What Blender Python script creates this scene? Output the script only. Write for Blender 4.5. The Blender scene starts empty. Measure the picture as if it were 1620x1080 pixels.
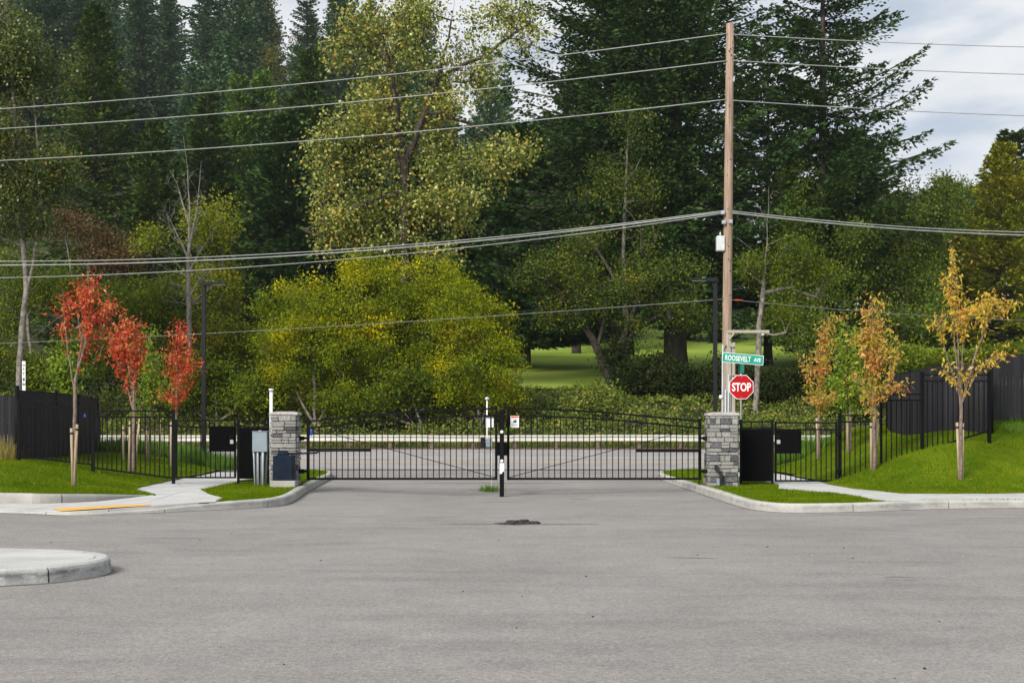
import bpy, bmesh, math, random
import numpy as np
from mathutils import Vector, Matrix

R = math.radians
rnd = random.Random(11)
rng = np.random.default_rng(11)
SC = bpy.context.scene
COL = SC.collection

# ------------------------------------------------------------------ camera, sky, sun, exposure
F, H, HY, CX = 2250.0, 1.6, 676.0, 810.0        # 50 mm lens at 1.6 m, horizon row in a 1620 x 1080 frame
cam = bpy.data.cameras.new('camera'); camo = bpy.data.objects.new('camera', cam); COL.objects.link(camo)
cam.lens = 50; cam.sensor_width = 36; cam.shift_y = (HY - 540) / 1620; cam.clip_start = .1; cam.clip_end = 4000
camo.location = (0, 0, H); camo.rotation_euler = (R(90), 0, 0)
SC.camera = camo

SUN_EL, SUN_AZ = 34, 212          # azimuth clockwise from +Y: behind the camera, to its left
wd = bpy.data.worlds.new('World'); SC.world = wd; wd.use_nodes = True
nt = wd.node_tree; nt.nodes.clear()
def wn(t): return nt.nodes.new(t)
sky = wn('ShaderNodeTexSky'); sky.sky_type = 'NISHITA'; sky.sun_disc = False
sky.sun_elevation = R(SUN_EL); sky.sun_rotation = R(SUN_AZ); sky.dust_density = 2.0
tc = wn('ShaderNodeTexCoord'); sep = wn('ShaderNodeSeparateXYZ'); nt.links.new(tc.outputs['Generated'], sep.inputs[0])
addz = wn('ShaderNodeMath'); addz.operation = 'ADD'; addz.inputs[1].default_value = .10; nt.links.new(sep.outputs[2], addz.inputs[0])
mxz = wn('ShaderNodeMath'); mxz.operation = 'MAXIMUM'; mxz.inputs[1].default_value = .05; nt.links.new(addz.outputs[0], mxz.inputs[0])
comb = wn('ShaderNodeCombineXYZ')
for i in (0, 1):
    dv = wn('ShaderNodeMath'); dv.operation = 'DIVIDE'
    nt.links.new(sep.outputs[i], dv.inputs[0]); nt.links.new(mxz.outputs[0], dv.inputs[1]); nt.links.new(dv.outputs[0], comb.inputs[i])
n1 = wn('ShaderNodeTexNoise'); n1.inputs['Scale'].default_value = 1.5; n1.inputs['Detail'].default_value = 7; n1.inputs['Roughness'].default_value = .52
n1.inputs['Distortion'].default_value = .5
nt.links.new(comb.outputs[0], n1.inputs['Vector'])
cr = wn('ShaderNodeValToRGB'); cr.color_ramp.interpolation = 'EASE'
cr.color_ramp.elements[0].position = .36; cr.color_ramp.elements[0].color = (4.5, 5.05, 5.9, 1)
cr.color_ramp.elements[1].position = .56; cr.color_ramp.elements[1].color = (7.4, 7.45, 7.5, 1)
nt.links.new(n1.outputs['Fac'], cr.inputs[0])
mx = wn('ShaderNodeMix'); mx.data_type = 'RGBA'; mx.inputs[0].default_value = .88
nt.links.new(sky.outputs[0], mx.inputs[6]); nt.links.new(cr.outputs[0], mx.inputs[7])
bg = wn('ShaderNodeBackground'); bg.inputs[1].default_value = .10
nt.links.new(mx.outputs[2], bg.inputs[0])
wo = wn('ShaderNodeOutputWorld'); nt.links.new(bg.outputs[0], wo.inputs[0])

sl = bpy.data.lights.new('sun', 'SUN'); slo = bpy.data.objects.new('sun', sl); COL.objects.link(slo)
sl.energy = 4.0; sl.angle = R(22); sl.color = (1, .95, .87)
az = R(SUN_AZ); el = R(SUN_EL)
sdir = Vector((math.sin(az) * math.cos(el), math.cos(az) * math.cos(el), math.sin(el)))
slo.rotation_euler = sdir.to_track_quat('Z', 'Y').to_euler(); slo.location = sdir * 200

vs = SC.view_settings
vs.view_transform = 'Standard'; vs.look = 'None'; vs.gamma = 1; vs.use_curve_mapping = False
vs.exposure = 0.34
SC.cycles.use_denoising = True
SC.cycles.max_bounces = 6; SC.cycles.diffuse_bounces = 3; SC.cycles.glossy_bounces = 2; SC.cycles.transmission_bounces = 4
SC.cycles.transparent_max_bounces = 4; SC.cycles.volume_bounces = 0

# ------------------------------------------------------------------ helpers
def W(px, py, d):
    return np.array(((px - CX) * d / F, d, H - (py - HY) * d / F))
def G(px, py, z=0.0):
    d = F * (H - z) / (py - HY)
    return ((px - CX) * d / F, d)
def ss(t):
    t = np.clip(t, 0, 1); return t * t * (3 - 2 * t)

OFF = {}
def tag(o, label=None, cat=None, group=None, kind=None):
    if label: o['label'] = label
    if cat: o['category'] = cat
    if group: o['group'] = group
    if kind: o['kind'] = kind
    return o
def thing(name, label, cat, loc=(0, 0, 0), group=None):
    o = bpy.data.objects.new(name, None); COL.objects.link(o); o.location = loc; o.empty_display_size = .2
    OFF[o] = Vector(loc)
    return tag(o, label, cat, group)
def link(name, me, mat=None, parent=None, loc=(0, 0, 0)):
    o = bpy.data.objects.new(name, me); COL.objects.link(o)
    if mat is not None and len(me.materials) == 0: me.materials.append(mat)
    if parent is not None: o.parent = parent
    o.location = loc
    OFF[o] = OFF.get(parent, Vector((0, 0, 0))) + Vector(loc)
    return o

def fast_mesh(name, V, k=4):
    """every k rows of V are one face of its own"""
    V = np.ascontiguousarray(V, dtype=np.float32).reshape(-1, 3); n = len(V)
    me = bpy.data.meshes.new(name)
    me.vertices.add(n); me.vertices.foreach_set('co', V.ravel())
    me.loops.add(n); me.loops.foreach_set('vertex_index', np.arange(n, dtype=np.int32))
    me.polygons.add(n // k); me.polygons.foreach_set('loop_start', np.arange(0, n, k, dtype=np.int32))
    me.update(calc_edges=True)
    return me
def idx_mesh(name, V, Q, smooth=False):
    V = np.ascontiguousarray(V, dtype=np.float32).reshape(-1, 3); Q = np.ascontiguousarray(Q, dtype=np.int32)
    me = bpy.data.meshes.new(name)
    me.vertices.add(len(V)); me.vertices.foreach_set('co', V.ravel())
    me.loops.add(Q.size); me.loops.foreach_set('vertex_index', Q.ravel())
    me.polygons.add(len(Q)); me.polygons.foreach_set('loop_start', np.arange(0, Q.size, Q.shape[1], dtype=np.int32))
    if smooth: me.polygons.foreach_set('use_smooth', np.ones(len(Q), dtype=bool))
    me.update(calc_edges=True)
    return me

class MB:
    def __init__(s): s.v = []; s.f = []; s.sm = []
    def add(s, v, f, smooth=False):
        b = len(s.v); s.v += [tuple(map(float, p)) for p in v]; s.f += [tuple(b + i for i in q) for q in f]; s.sm += [smooth] * len(f)
        return s
    def box(s, x0, x1, y0, y1, z0, z1):
        v = [(x, y, z) for z in (z0, z1) for y in (y0, y1) for x in (x0, x1)]
        return s.add(v, [(0, 2, 3, 1), (4, 5, 7, 6), (0, 1, 5, 4), (2, 6, 7, 3), (0, 4, 6, 2), (1, 3, 7, 5)])
    def tube(s, pts, r, n=8, caps=True):
        pts = [Vector(p) for p in pts]; rr = r if hasattr(r, '__len__') else [r] * len(pts)
        v = []; f = []
        for i, p in enumerate(pts):
            t = (pts[min(i + 1, len(pts) - 1)] - pts[max(i - 1, 0)]).normalized()
            a = Vector((0, 0, 1)) if abs(t.z) < .9 else Vector((0, 1, 0))
            u = t.cross(a).normalized(); w = t.cross(u)
            for k in range(n):
                an = 2 * math.pi * k / n
                v.append(p + (u * math.cos(an) + w * math.sin(an)) * rr[i])
        for i in range(len(pts) - 1):
            for k in range(n):
                a = i * n + k; b = i * n + (k + 1) % n
                f.append((a, b, b + n, a + n))
        if caps: f += [tuple(range(n)), tuple(range((len(pts) - 1) * n, len(pts) * n))]
        return s.add(v, f, True)
    def bar(s, a, b, w, h):
        """square section bar from a to b, w across, h high"""
        a = Vector(a); b = Vector(b); t = (b - a).normalized()
        up = Vector((0, 0, 1)) if abs(t.z) < .95 else Vector((0, 1, 0))
        u = t.cross(up).normalized() * (w / 2); q = u.cross(t).normalized() * (h / 2)
        v = [p + i * u + j * q for p in (a, b) for (i, j) in ((-1, -1), (1, -1), (1, 1), (-1, 1))]
        return s.add(v, [(0, 1, 2, 3), (7, 6, 5, 4), (0, 4, 5, 1), (1, 5, 6, 2), (2, 6, 7, 3), (3, 7, 4, 0)])
    def prism_y(s, outline, y0, y1):
        """outline [(x,z)] extruded along y"""
        n = len(outline)
        v = [(x, y0, z) for x, z in outline] + [(x, y1, z) for x, z in outline]
        f = [tuple(range(n)), tuple(range(2 * n - 1, n - 1, -1))] + [(i, i + n, (i + 1) % n + n, (i + 1) % n) for i in range(n)]
        return s.add(v, f)
    def prism_z(s, outline, z0, z1):
        n = len(outline)
        v = [(x, y, z0) for x, y in outline] + [(x, y, z1) for x, y in outline]
        f = [tuple(range(n - 1, -1, -1)), tuple(range(n, 2 * n))] + [(i, (i + 1) % n, (i + 1) % n + n, i + n) for i in range(n)]
        return s.add(v, f)
    def build(s, name, mat, parent=None, bevel=0, loc=None):
        """world coordinates in; the object is placed under its parent (or at loc)"""
        base = OFF.get(parent, Vector((0, 0, 0))) if parent is not None else Vector((0, 0, 0))
        l = Vector(loc) if loc is not None else Vector((0, 0, 0))
        me = bpy.data.meshes.new(name)
        o0 = base + l
        me.from_pydata([(x - o0.x, y - o0.y, z - o0.z) for x, y, z in s.v], [], s.f)
        me.polygons.foreach_set('use_smooth', s.sm)
        bm = bmesh.new(); bm.from_mesh(me); bmesh.ops.recalc_face_normals(bm, faces=bm.faces)
        if bevel:
            bmesh.ops.bevel(bm, geom=bm.edges[:], offset=bevel, segments=1, affect='EDGES', clamp_overlap=True)
        bm.to_mesh(me); bm.free(); me.update()
        return link(name, me, mat, parent, l)

# ------------------------------------------------------------------ materials
def new_mat(name):
    m = bpy.data.materials.new(name); m.use_nodes = True; t = m.node_tree
    b = t.nodes['Principled BSDF']
    return m, t, b
def noisy(name, c1, c2, scale=6, rough=.7, bump=0, bscale=None, spec=.4, metal=0, detail=6, rand=0, stretch=None, lo=.35, hi=.65):
    m, t, b = new_mat(name)
    co = t.nodes.new('ShaderNodeTexCoord'); mp = t.nodes.new('ShaderNodeMapping')
    t.links.new(co.outputs['Object'], mp.inputs[0])
    if stretch: mp.inputs['Scale'].default_value = stretch
    n = t.nodes.new('ShaderNodeTexNoise'); n.inputs['Scale'].default_value = scale; n.inputs['Detail'].default_value = detail
    t.links.new(mp.outputs[0], n.inputs['Vector'])
    r = t.nodes.new('ShaderNodeValToRGB'); r.color_ramp.elements[0].position = lo; r.color_ramp.elements[1].position = hi
    r.color_ramp.elements[0].color = (*c1, 1); r.color_ramp.elements[1].color = (*c2, 1)
    t.links.new(n.outputs['Fac'], r.inputs[0])
    out = r.outputs[0]
    if rand:
        oi = t.nodes.new('ShaderNodeObjectInfo'); ml = t.nodes.new('ShaderNodeMapRange')
        ml.inputs['To Min'].default_value = 1 - rand; ml.inputs['To Max'].default_value = 1 + rand
        t.links.new(oi.outputs['Random'], ml.inputs['Value'])
        hs = t.nodes.new('ShaderNodeHueSaturation'); t.links.new(ml.outputs[0], hs.inputs['Value']); t.links.new(out, hs.inputs['Color']); out = hs.outputs[0]
    t.links.new(out, b.inputs['Base Color'])
    b.inputs['Roughness'].default_value = rough; b.inputs['Specular IOR Level'].default_value = spec; b.inputs['Metallic'].default_value = metal
    if bump:
        n2 = t.nodes.new('ShaderNodeTexNoise'); n2.inputs['Scale'].default_value = bscale or scale * 4; n2.inputs['Detail'].default_value = 5
        t.links.new(mp.outputs[0], n2.inputs['Vector'])
        bp = t.nodes.new('ShaderNodeBump'); bp.inputs['Strength'].default_value = bump; bp.inputs['Distance'].default_value = .02
        t.links.new(n2.outputs['Fac'], bp.inputs['Height']); t.links.new(bp.outputs[0], b.inputs['Normal'])
    return m
def leafy(name, cols, nscale=.35, trans=.3, rough=.5, mixn=.55, spec=.18, gain=1.9, rand=0.0, accent=False):
    """per-leaf colour by island, drifting in patches through the crown"""
    m, t, b = new_mat(name)
    g = t.nodes.new('ShaderNodeNewGeometry'); co = t.nodes.new('ShaderNodeTexCoord')
    n = t.nodes.new('ShaderNodeTexNoise'); n.inputs['Scale'].default_value = nscale; n.inputs['Detail'].default_value = 3
    t.links.new(co.outputs['Object'], n.inputs['Vector'])
    mr = t.nodes.new('ShaderNodeMapRange'); mr.inputs['From Min'].default_value = .3; mr.inputs['From Max'].default_value = .7
    t.links.new(n.outputs['Fac'], mr.inputs['Value'])
    mx = t.nodes.new('ShaderNodeMix'); mx.data_type = 'FLOAT'; mx.inputs[0].default_value = mixn
    t.links.new(g.outputs['Random Per Island'], mx.inputs[2]); t.links.new(mr.outputs[0], mx.inputs[3])
    r = t.nodes.new('ShaderNodeValToRGB'); e = r.color_ramp.elements
    while len(e) < len(cols): e.new(.5)
    for i, c in enumerate(cols):
        e[i].position = .12 + .76 * i / (len(cols) - 1) if not accent else (.10 + .72 * i / (len(cols) - 2) if i < len(cols) - 1 else .93); e[i].color = (min(.62, c[0] * gain), min(.5, c[1] * gain), c[2] * (.55 + .45 * gain) * .75, 1)
    t.links.new(mx.outputs[0], r.inputs[0])
    oi = t.nodes.new('ShaderNodeObjectInfo'); ov = t.nodes.new('ShaderNodeMapRange'); ov.inputs['To Min'].default_value = 1 - rand; ov.inputs['To Max'].default_value = 1 + rand
    t.links.new(oi.outputs['Random'], ov.inputs['Value'])
    r_out = r; r = t.nodes.new('ShaderNodeHueSaturation'); t.links.new(ov.outputs[0], r.inputs['Value']); t.links.new(r_out.outputs[0], r.inputs['Color'])
    t.links.new(r.outputs[0], b.inputs['Base Color'])
    b.inputs['Roughness'].default_value = rough; b.inputs['Specular IOR Level'].default_value = spec
    tr = t.nodes.new('ShaderNodeBsdfTranslucent'); t.links.new(r.outputs[0], tr.inputs[0])
    ms = t.nodes.new('ShaderNodeMixShader'); ms.inputs[0].default_value = trans
    out = t.nodes['Material Output']
    t.links.new(b.outputs[0], ms.inputs[1]); t.links.new(tr.outputs[0], ms.inputs[2]); t.links.new(ms.outputs[0], out.inputs[0])
    return m

M = {}
M['black'] = noisy('black_powder_coat', (.004, .004, .0045), (.007, .007, .0075), 30, .5, spec=.07)
M['black_sheet'] = noisy('black_mesh_sheet', (.0025, .0025, .003), (.004, .004, .0045), 60, .8, .2, 300, spec=.04)
M['black_slat'] = noisy('black_plastic_slat', (.017, .017, .021), (.029, .029, .035), 4, .6, rand=.3, spec=.08, stretch=(1, 1, .3))
M['lampgrey'] = noisy('bronze_grey_paint', (.014, .014, .017), (.02, .02, .023), 20, .55, spec=.12)
M['galv'] = noisy('galvanised_steel', (.36, .38, .40), (.48, .50, .52), 14, .45, metal=.5)
M['rail'] = noisy('weathered_guard_rail', (.42, .41, .37), (.54, .53, .48), 1.2, .6, stretch=(.5, 3, 3))
M['conduit'] = noisy('grey_conduit', (.33, .37, .41), (.42, .46, .50), 8, .5)
M['cabinet'] = noisy('grey_enamel', (.20, .25, .29), (.24, .29, .33), 3, .45)
M['paleg'] = noisy('pale_grey_enamel', (.45, .48, .50), (.58, .6, .62), 6, .5)
M['navy'] = noisy('navy_enamel', (.004, .009, .020), (.008, .015, .032), 4, .5, .05, 60, spec=.12)
M['white'] = noisy('white_paint', (.66, .68, .70), (.78, .79, .80), 5, .5)
M['blue'] = noisy('blue_plastic', (.01, .05, .42), (.02, .08, .5), 5, .4)
M['red'] = noisy('stop_red', (.36, .003, .006), (.40, .005, .008), 3, .5, spec=.2)
M['green'] = noisy('street_sign_green', (.0, .26, .19), (.005, .30, .22), 3, .4)
M['sgreen'] = noisy('dark_sign_green', (.005, .12, .085), (.01, .16, .11), 6, .5)
M['ink'] = noisy('black_ink', (.012, .012, .013), (.018, .018, .019), 10, .6)
M['orange'] = noisy('orange_red_print', (.50, .07, .02), (.55, .09, .03), 10, .5)
M['greyprint'] = noisy('grey_print', (.30, .30, .31), (.36, .36, .37), 10, .6)
M['pole'] = noisy('utility_pole_wood', (.21, .145, .108), (.38, .28, .215), 3.5, .85, .5, 10, stretch=(6, 6, .25), spec=.15)
M['plank'] = noisy('weathered_plank', (.28, .255, .21), (.42, .385, .32), 4, .85, .4, 14, stretch=(5, 5, .4), spec=.15)
M['stake'] = noisy('tree_stake_wood', (.26, .19, .13), (.42, .33, .24), 6, .85, .4, 20, stretch=(5, 5, .5), spec=.15)
M['postwood'] = noisy('rail_post_wood', (.10, .07, .05), (.18, .13, .09), 6, .85, .4, 20)
M['capstone'] = noisy('pillar_cap_stone', (.29, .275, .27), (.43, .415, .405), 9, .85, .7, 40, spec=.2)
M['mortar'] = noisy('dark_mortar', (.07, .066, .062), (.12, .115, .11), 20, .95, .5, 80, spec=.1)
M['stone_l'] = noisy('ledge_stone_pale', (.20, .194, .186), (.39, .382, .365), 7, .85, .9, 26, rand=.16, spec=.2)
M['stone_d'] = noisy('ledge_stone_dark', (.055, .055, .063), (.17, .17, .182), 7, .85, .9, 26, rand=.22, spec=.2)
M['bark_g'] = noisy('grey_bark', (.07, .06, .05), (.24, .21, .18), 5, .9, .7, 14, stretch=(4, 4, .8), spec=.1)
M['bark_pale'] = noisy('pale_bark', (.09, .08, .068), (.25, .225, .195), 3, .9, .5, 14, stretch=(2, 2, 1.5), spec=.1)
M['bark_d'] = noisy('dark_conifer_bark', (.022, .018, .014), (.085, .070, .058), 4, .95, .8, 10, stretch=(4, 4, .6), spec=.1)
M['bark_y'] = noisy('young_brown_bark', (.12, .09, .07), (.23, .18, .145), 12, .85, .4, 40, spec=.15)
M['dead'] = noisy('dead_grey_wood', (.15, .138, .12), (.29, .27, .24), 4, .9, .3, 20, spec=.1)

def asphalt_mat(name, c1, c2, c3, dark=.55):
    m, t, b = new_mat(name)
    co = t.nodes.new('ShaderNodeTexCoord')
    def noise(scale, detail=4, stretch=None, rough=.5, dist=0):
        n = t.nodes.new('ShaderNodeTexNoise'); n.inputs['Scale'].default_value = scale; n.inputs['Detail'].default_value = detail
        n.inputs['Roughness'].default_value = rough; n.inputs['Distortion'].default_value = dist
        if stretch:
            mp = t.nodes.new('ShaderNodeMapping'); mp.inputs['Scale'].default_value = stretch[:3]
            if len(stretch) > 3: mp.inputs['Rotation'].default_value = (0, 0, stretch[3])
            t.links.new(co.outputs['Object'], mp.inputs[0]); t.links.new(mp.outputs[0], n.inputs['Vector'])
        else: t.links.new(co.outputs['Object'], n.inputs['Vector'])
        return n
    def ramp(src, p0, c0, p1, c1_):
        r = t.nodes.new('ShaderNodeValToRGB'); r.color_ramp.elements[0].position = p0; r.color_ramp.elements[1].position = p1
        r.color_ramp.elements[0].color = (*c0, 1); r.color_ramp.elements[1].color = (*c1_, 1)
        t.links.new(src, r.inputs[0]); return r.outputs[0]
    def mixc(a, bb, fac=None, mode='MULTIPLY', f=1):
        mm = t.nodes.new('ShaderNodeMix'); mm.data_type = 'RGBA'; mm.blend_type = mode; mm.inputs[0].default_value = f
        if fac is not None: t.links.new(fac, mm.inputs[0])
        t.links.new(a, mm.inputs[6]); t.links.new(bb, mm.inputs[7]); return mm.outputs[2]
    base = ramp(noise(.35, 5, None, .55, .6).outputs['Fac'], .34, c1, .66, c2)
    warm = ramp(noise(1.7, 5, None, .6).outputs['Fac'], .35, (.93, .93, .94), .65, (1.06, 1.04, 1.02))
    col = mixc(base, warm)
    wear = ramp(noise(.5, 6, (.30, 1.5, 1, .09), .62, 1.2).outputs['Fac'], .34, (.88, .88, .885), .5, (1, 1, 1))
    col = mixc(col, wear)
    scuff = ramp(noise(.9, 8, (.22, 5.5, 1, -.06), .7, .8).outputs['Fac'], .26, (dark, dark, dark), .37, (1, 1, 1))
    col = mixc(col, scuff)
    v = t.nodes.new('ShaderNodeTexVoronoi'); v.inputs['Scale'].default_value = 95; t.links.new(co.outputs['Object'], v.inputs['Vector'])
    hs = t.nodes.new('ShaderNodeSeparateColor'); t.links.new(v.outputs['Color'], hs.inputs[0])
    agg = ramp(hs.outputs[0], .05, (.70, .70, .71), .95, (1.26, 1.24, 1.22))
    col = mixc(col, agg, f=.8)
    v2 = t.nodes.new('ShaderNodeTexVoronoi'); v2.inputs['Scale'].default_value = 36; t.links.new(co.outputs['Object'], v2.inputs['Vector'])
    hs2 = t.nodes.new('ShaderNodeSeparateColor'); t.links.new(v2.outputs['Color'], hs2.inputs[0])
    speck = ramp(hs2.outputs[1], .05, (.80, .80, .81), .97, (1.12, 1.11, 1.1))
    col = mixc(col, speck, f=.8)
    t.links.new(col, b.inputs['Base Color'])
    b.inputs['Roughness'].default_value = .92; b.inputs['Specular IOR Level'].default_value = .2
    bp = t.nodes.new('ShaderNodeBump'); bp.inputs['Strength'].default_value = .55; bp.inputs['Distance'].default_value = .008
    t.links.new(v.outputs['Distance'], bp.inputs['Height'])
    t.links.new(bp.outputs[0], b.inputs['Normal'])
    return m
M['asphalt'] = asphalt_mat('worn_asphalt', (.234, .227, .218), (.276, .267, .257), None, .76)
M['road'] = asphalt_mat('road_asphalt', (.29, .28, .275), (.34, .33, .325), None, .85)
M['tar'] = noisy('dark_crack_filler', (.05, .048, .046), (.12, .115, .11), 12, .95, .5, 60, spec=.1)
M['seam'] = noisy('pavement_seam', (.12, .115, .112), (.22, .21, .205), 9, .95, .4, 60, spec=.1, detail=8)
M['chunk'] = noisy('broken_asphalt', (.02, .02, .02), (.07, .067, .064), 25, .95, .8, 60, spec=.1)
def concrete(name, c1, c2, dirt=None, dz=(0, .17)):
    m = noisy(name, c1, c2, 1.8, .85, .35, 55, spec=.2, detail=8)
    t = m.node_tree; b = t.nodes['Principled BSDF']
    src = b.inputs['Base Color'].links[0].from_socket
    co = t.nodes.new('ShaderNodeTexCoord'); n = t.nodes.new('ShaderNodeTexNoise'); n.inputs['Scale'].default_value = 30; n.inputs['Detail'].default_value = 6
    t.links.new(co.outputs['Object'], n.inputs['Vector'])
    r = t.nodes.new('ShaderNodeValToRGB'); r.color_ramp.elements[0].position = .3; r.color_ramp.elements[0].color = (.82, .82, .82, 1)
    r.color_ramp.elements[1].position = .6; t.links.new(n.outputs['Fac'], r.inputs[0])
    mm = t.nodes.new('ShaderNodeMix'); mm.data_type = 'RGBA'; mm.blend_type = 'MULTIPLY'; mm.inputs[0].default_value = .7
    t.links.new(src, mm.inputs[6]); t.links.new(r.outputs[0], mm.inputs[7]); out = mm.outputs[2]
    if dirt:   # tyre rubber smeared over the face of the kerb
        mp = t.nodes.new('ShaderNodeMapping'); mp.inputs['Scale'].default_value = (1.1, 1.1, 3.2); t.links.new(co.outputs['Object'], mp.inputs[0])
        n2 = t.nodes.new('ShaderNodeTexNoise'); n2.inputs['Scale'].default_value = 2.4; n2.inputs['Detail'].default_value = 9; n2.inputs['Roughness'].default_value = .72
        t.links.new(mp.outputs[0], n2.inputs['Vector'])
        r2 = t.nodes.new('ShaderNodeValToRGB'); r2.color_ramp.elements[0].position = .43; r2.color_ramp.elements[1].position = .58
        r2.color_ramp.elements[0].color = (0, 0, 0, 1); r2.color_ramp.elements[1].color = (1, 1, 1, 1); t.links.new(n2.outputs['Fac'], r2.inputs[0])
        sx = t.nodes.new('ShaderNodeSeparateXYZ'); t.links.new(co.outputs['Object'], sx.inputs[0])
        band = t.nodes.new('ShaderNodeValToRGB'); e = band.color_ramp.elements
        e[0].position = .02; e[0].color = (.25, .25, .25, 1); e[1].position = .155; e[1].color = (0, 0, 0, 1)
        q = e.new(.10); q.color = (1, 1, 1, 1); t.links.new(sx.outputs[2], band.inputs[0])
        ml = t.nodes.new('ShaderNodeMath'); ml.operation = 'MULTIPLY'; t.links.new(r2.outputs[0], ml.inputs[0]); t.links.new(band.outputs[0], ml.inputs[1])
        m3 = t.nodes.new('ShaderNodeMath'); m3.operation = 'MULTIPLY'; m3.inputs[1].default_value = dirt; t.links.new(ml.outputs[0], m3.inputs[0])
        mm2 = t.nodes.new('ShaderNodeMix'); mm2.data_type = 'RGBA'; t.links.new(m3.outputs[0], mm2.inputs[0]); t.links.new(out, mm2.inputs[6])
        mm2.inputs[7].default_value = (.13, .135, .15, 1); out = mm2.outputs[2]
    t.links.new(out, b.inputs['Base Color'])
    return m
M['kerb'] = concrete('kerb_concrete', (.37, .362, .335), (.47, .46, .43), .5)
M['kerb_old'] = concrete('weathered_kerb_concrete', (.27, .265, .245), (.37, .36, .335))
M['kerb_scuffed'] = concrete('tyre_scuffed_kerb', (.38, .38, .37), (.47, .47, .455), 1.0)
M['walk'] = concrete('sidewalk_concrete', (.41, .41, .40), (.50, .50, .488))
M['joint'] = noisy('joint_dirt', (.16, .15, .13), (.26, .25, .22), 8, .95)
M['tactile'] = noisy('yellow_tactile', (.62, .33, .06), (.70, .40, .09), 5, .7, .2, 60)
M['yline'] = noisy('faded_yellow_line', (.46, .38, .24), (.58, .47, .28), 1.5, .85, detail=8)
M['wline'] = noisy('worn_white_line', (.48, .47, .46), (.66, .65, .64), 1.5, .85, detail=8)
M['lawn'] = noisy('lawn_soil_green', (.062, .115, .003), (.125, .17, .007), 1.1, .95, .8, 70, spec=.04, detail=8)
M['golf'] = noisy('golf_fairway', (.17, .27, .025), (.27, .34, .06), .12, .95, .5, 4, spec=.1, detail=8)
M['floor'] = noisy('forest_floor', (.02, .026, .012), (.05, .055, .022), .4, .95, .6, 3, spec=.1, detail=8)
M['soil'] = noisy('bare_soil', (.07, .05, .035), (.14, .10, .07), 9, .95, .7, 40, spec=.1)
M['blade'] = leafy('grass_blades', [(.046, .090, .002), (.076, .125, .003), (.125, .165, .008), (.16, .18, .03)], .6, .35, .8, .5, spec=.04, gain=1.35, accent=True)
M['dry'] = leafy('dry_grass', [(.16, .13, .06), (.27, .22, .10), (.12, .15, .035)], .5, .3, .7, .3, gain=1.3)
M['road_grass'] = leafy('roadside_grass_blades', [(.05, .085, .015), (.09, .115, .025), (.20, .18, .08)], .5, .3, .7, .45, gain=1.5)
M['tuft'] = leafy('ornamental_grass', [(.03, .07, .012), (.06, .12, .02), (.10, .17, .04)], .9, .3, .6, .4)
M['leaf_fallen'] = leafy('fallen_leaf', [(.42, .08, .02), (.48, .30, .05)], 3, .2, gain=1.0)

# ------------------------------------------------------------------ terrain
def dipz(X, Y):
    return -.115 * np.exp(-(np.asarray(X) / 3.2) ** 2 - ((np.asarray(Y) - 34.0) / 4.5) ** 2)
def roadz(Y): return .05 + .0458 * (np.asarray(Y) - 52)
def verge(X, Y):
    X = np.asarray(X, float); Y = np.asarray(Y, float)
    left = .60 * ss((-8.5 - X) / 4.6) * ss((Y - 28.3) / 7.5)
    sx = ss((X - 7.5) / 4.7); y0 = 30.3 + .45 * np.clip(X - 8, 0, 9)
    right = 1.42 * sx * ss((Y - y0) / 6.5) + .22 * np.clip(X - 12.3, 0, 4) * ss((Y - y0 - 2) / 5)
    back = ss((51.6 - Y) / 3.0)
    return .15 + (left + right) * back - .09 * (1 - back)
PY = [64, 66.5, 74, 82, 95, 110, 150, 200, 260, 400]
PZ = [.58, .66, 2.0, 3.7, 4.9, 6.4, 10.3, 14.6, 17.5, 20]
RX = [-400, -140, -94, -36, -24, -8, 10, 33, 80, 137, 400]
RZ = [76, 70, 67, 62, 55, 36, 26, 21, 18, 16, 15]
def ground(X, Y):
    X = np.asarray(X, float); Y = np.asarray(Y, float)
    p = np.interp(Y, PY, PZ); r = np.interp(X, RX, RZ)
    k = ss((Y - 135) / 130)
    return p * (1 - k) + r * k
def hit(px, py, f):
    """where the sight line through a picture point meets the height field f"""
    for d in np.arange(24, 120, .05):
        x, y, z = W(px, py, d)
        if z <= float(f(x, y)): return float(x), float(y), float(f(x, y))

def grid_sheet(name, xs, ys, zf, mat, mask=None, smooth=True, hole=None):
    Xg, Yg = np.meshgrid(xs, ys); Zg = zf(Xg, Yg); nx = len(xs); ny = len(ys)
    V = np.stack([Xg, Yg, Zg], -1).reshape(-1, 3)
    i = np.arange((ny - 1) * (nx - 1)); r_ = i // (nx - 1); c = i % (nx - 1); a = r_ * nx + c
    Q = np.stack([a, a + 1, a + nx + 1, a + nx], 1)
    if mask is not None:
        ce = V[Q].mean(1); Q = Q[mask(ce[:, 0], ce[:, 1])]
        if hole is not None:
            hv = hole(V[:, 0], V[:, 1]); Q = Q[~hv[Q].all(1)]
        used = np.unique(Q); remap = np.zeros(len(V), int); remap[used] = np.arange(len(used)); V = V[used]; Q = remap[Q]
    return link(name, idx_mesh(name, V, Q, smooth), mat)
def inside(poly):
    P = np.array(poly)
    def f(X, Y):
        X = np.asarray(X); Y = np.asarray(Y); r = np.zeros(X.shape, bool); j = len(P) - 1
        for i in range(len(P)):
            xi, yi = P[i]; xj, yj = P[j]
            if yi != yj:
                c = ((yi > Y) != (yj > Y)) & (X < (xj - xi) * (Y - yi) / (yj - yi) + xi); r ^= c
            j = i
        return r
    return f

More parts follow.
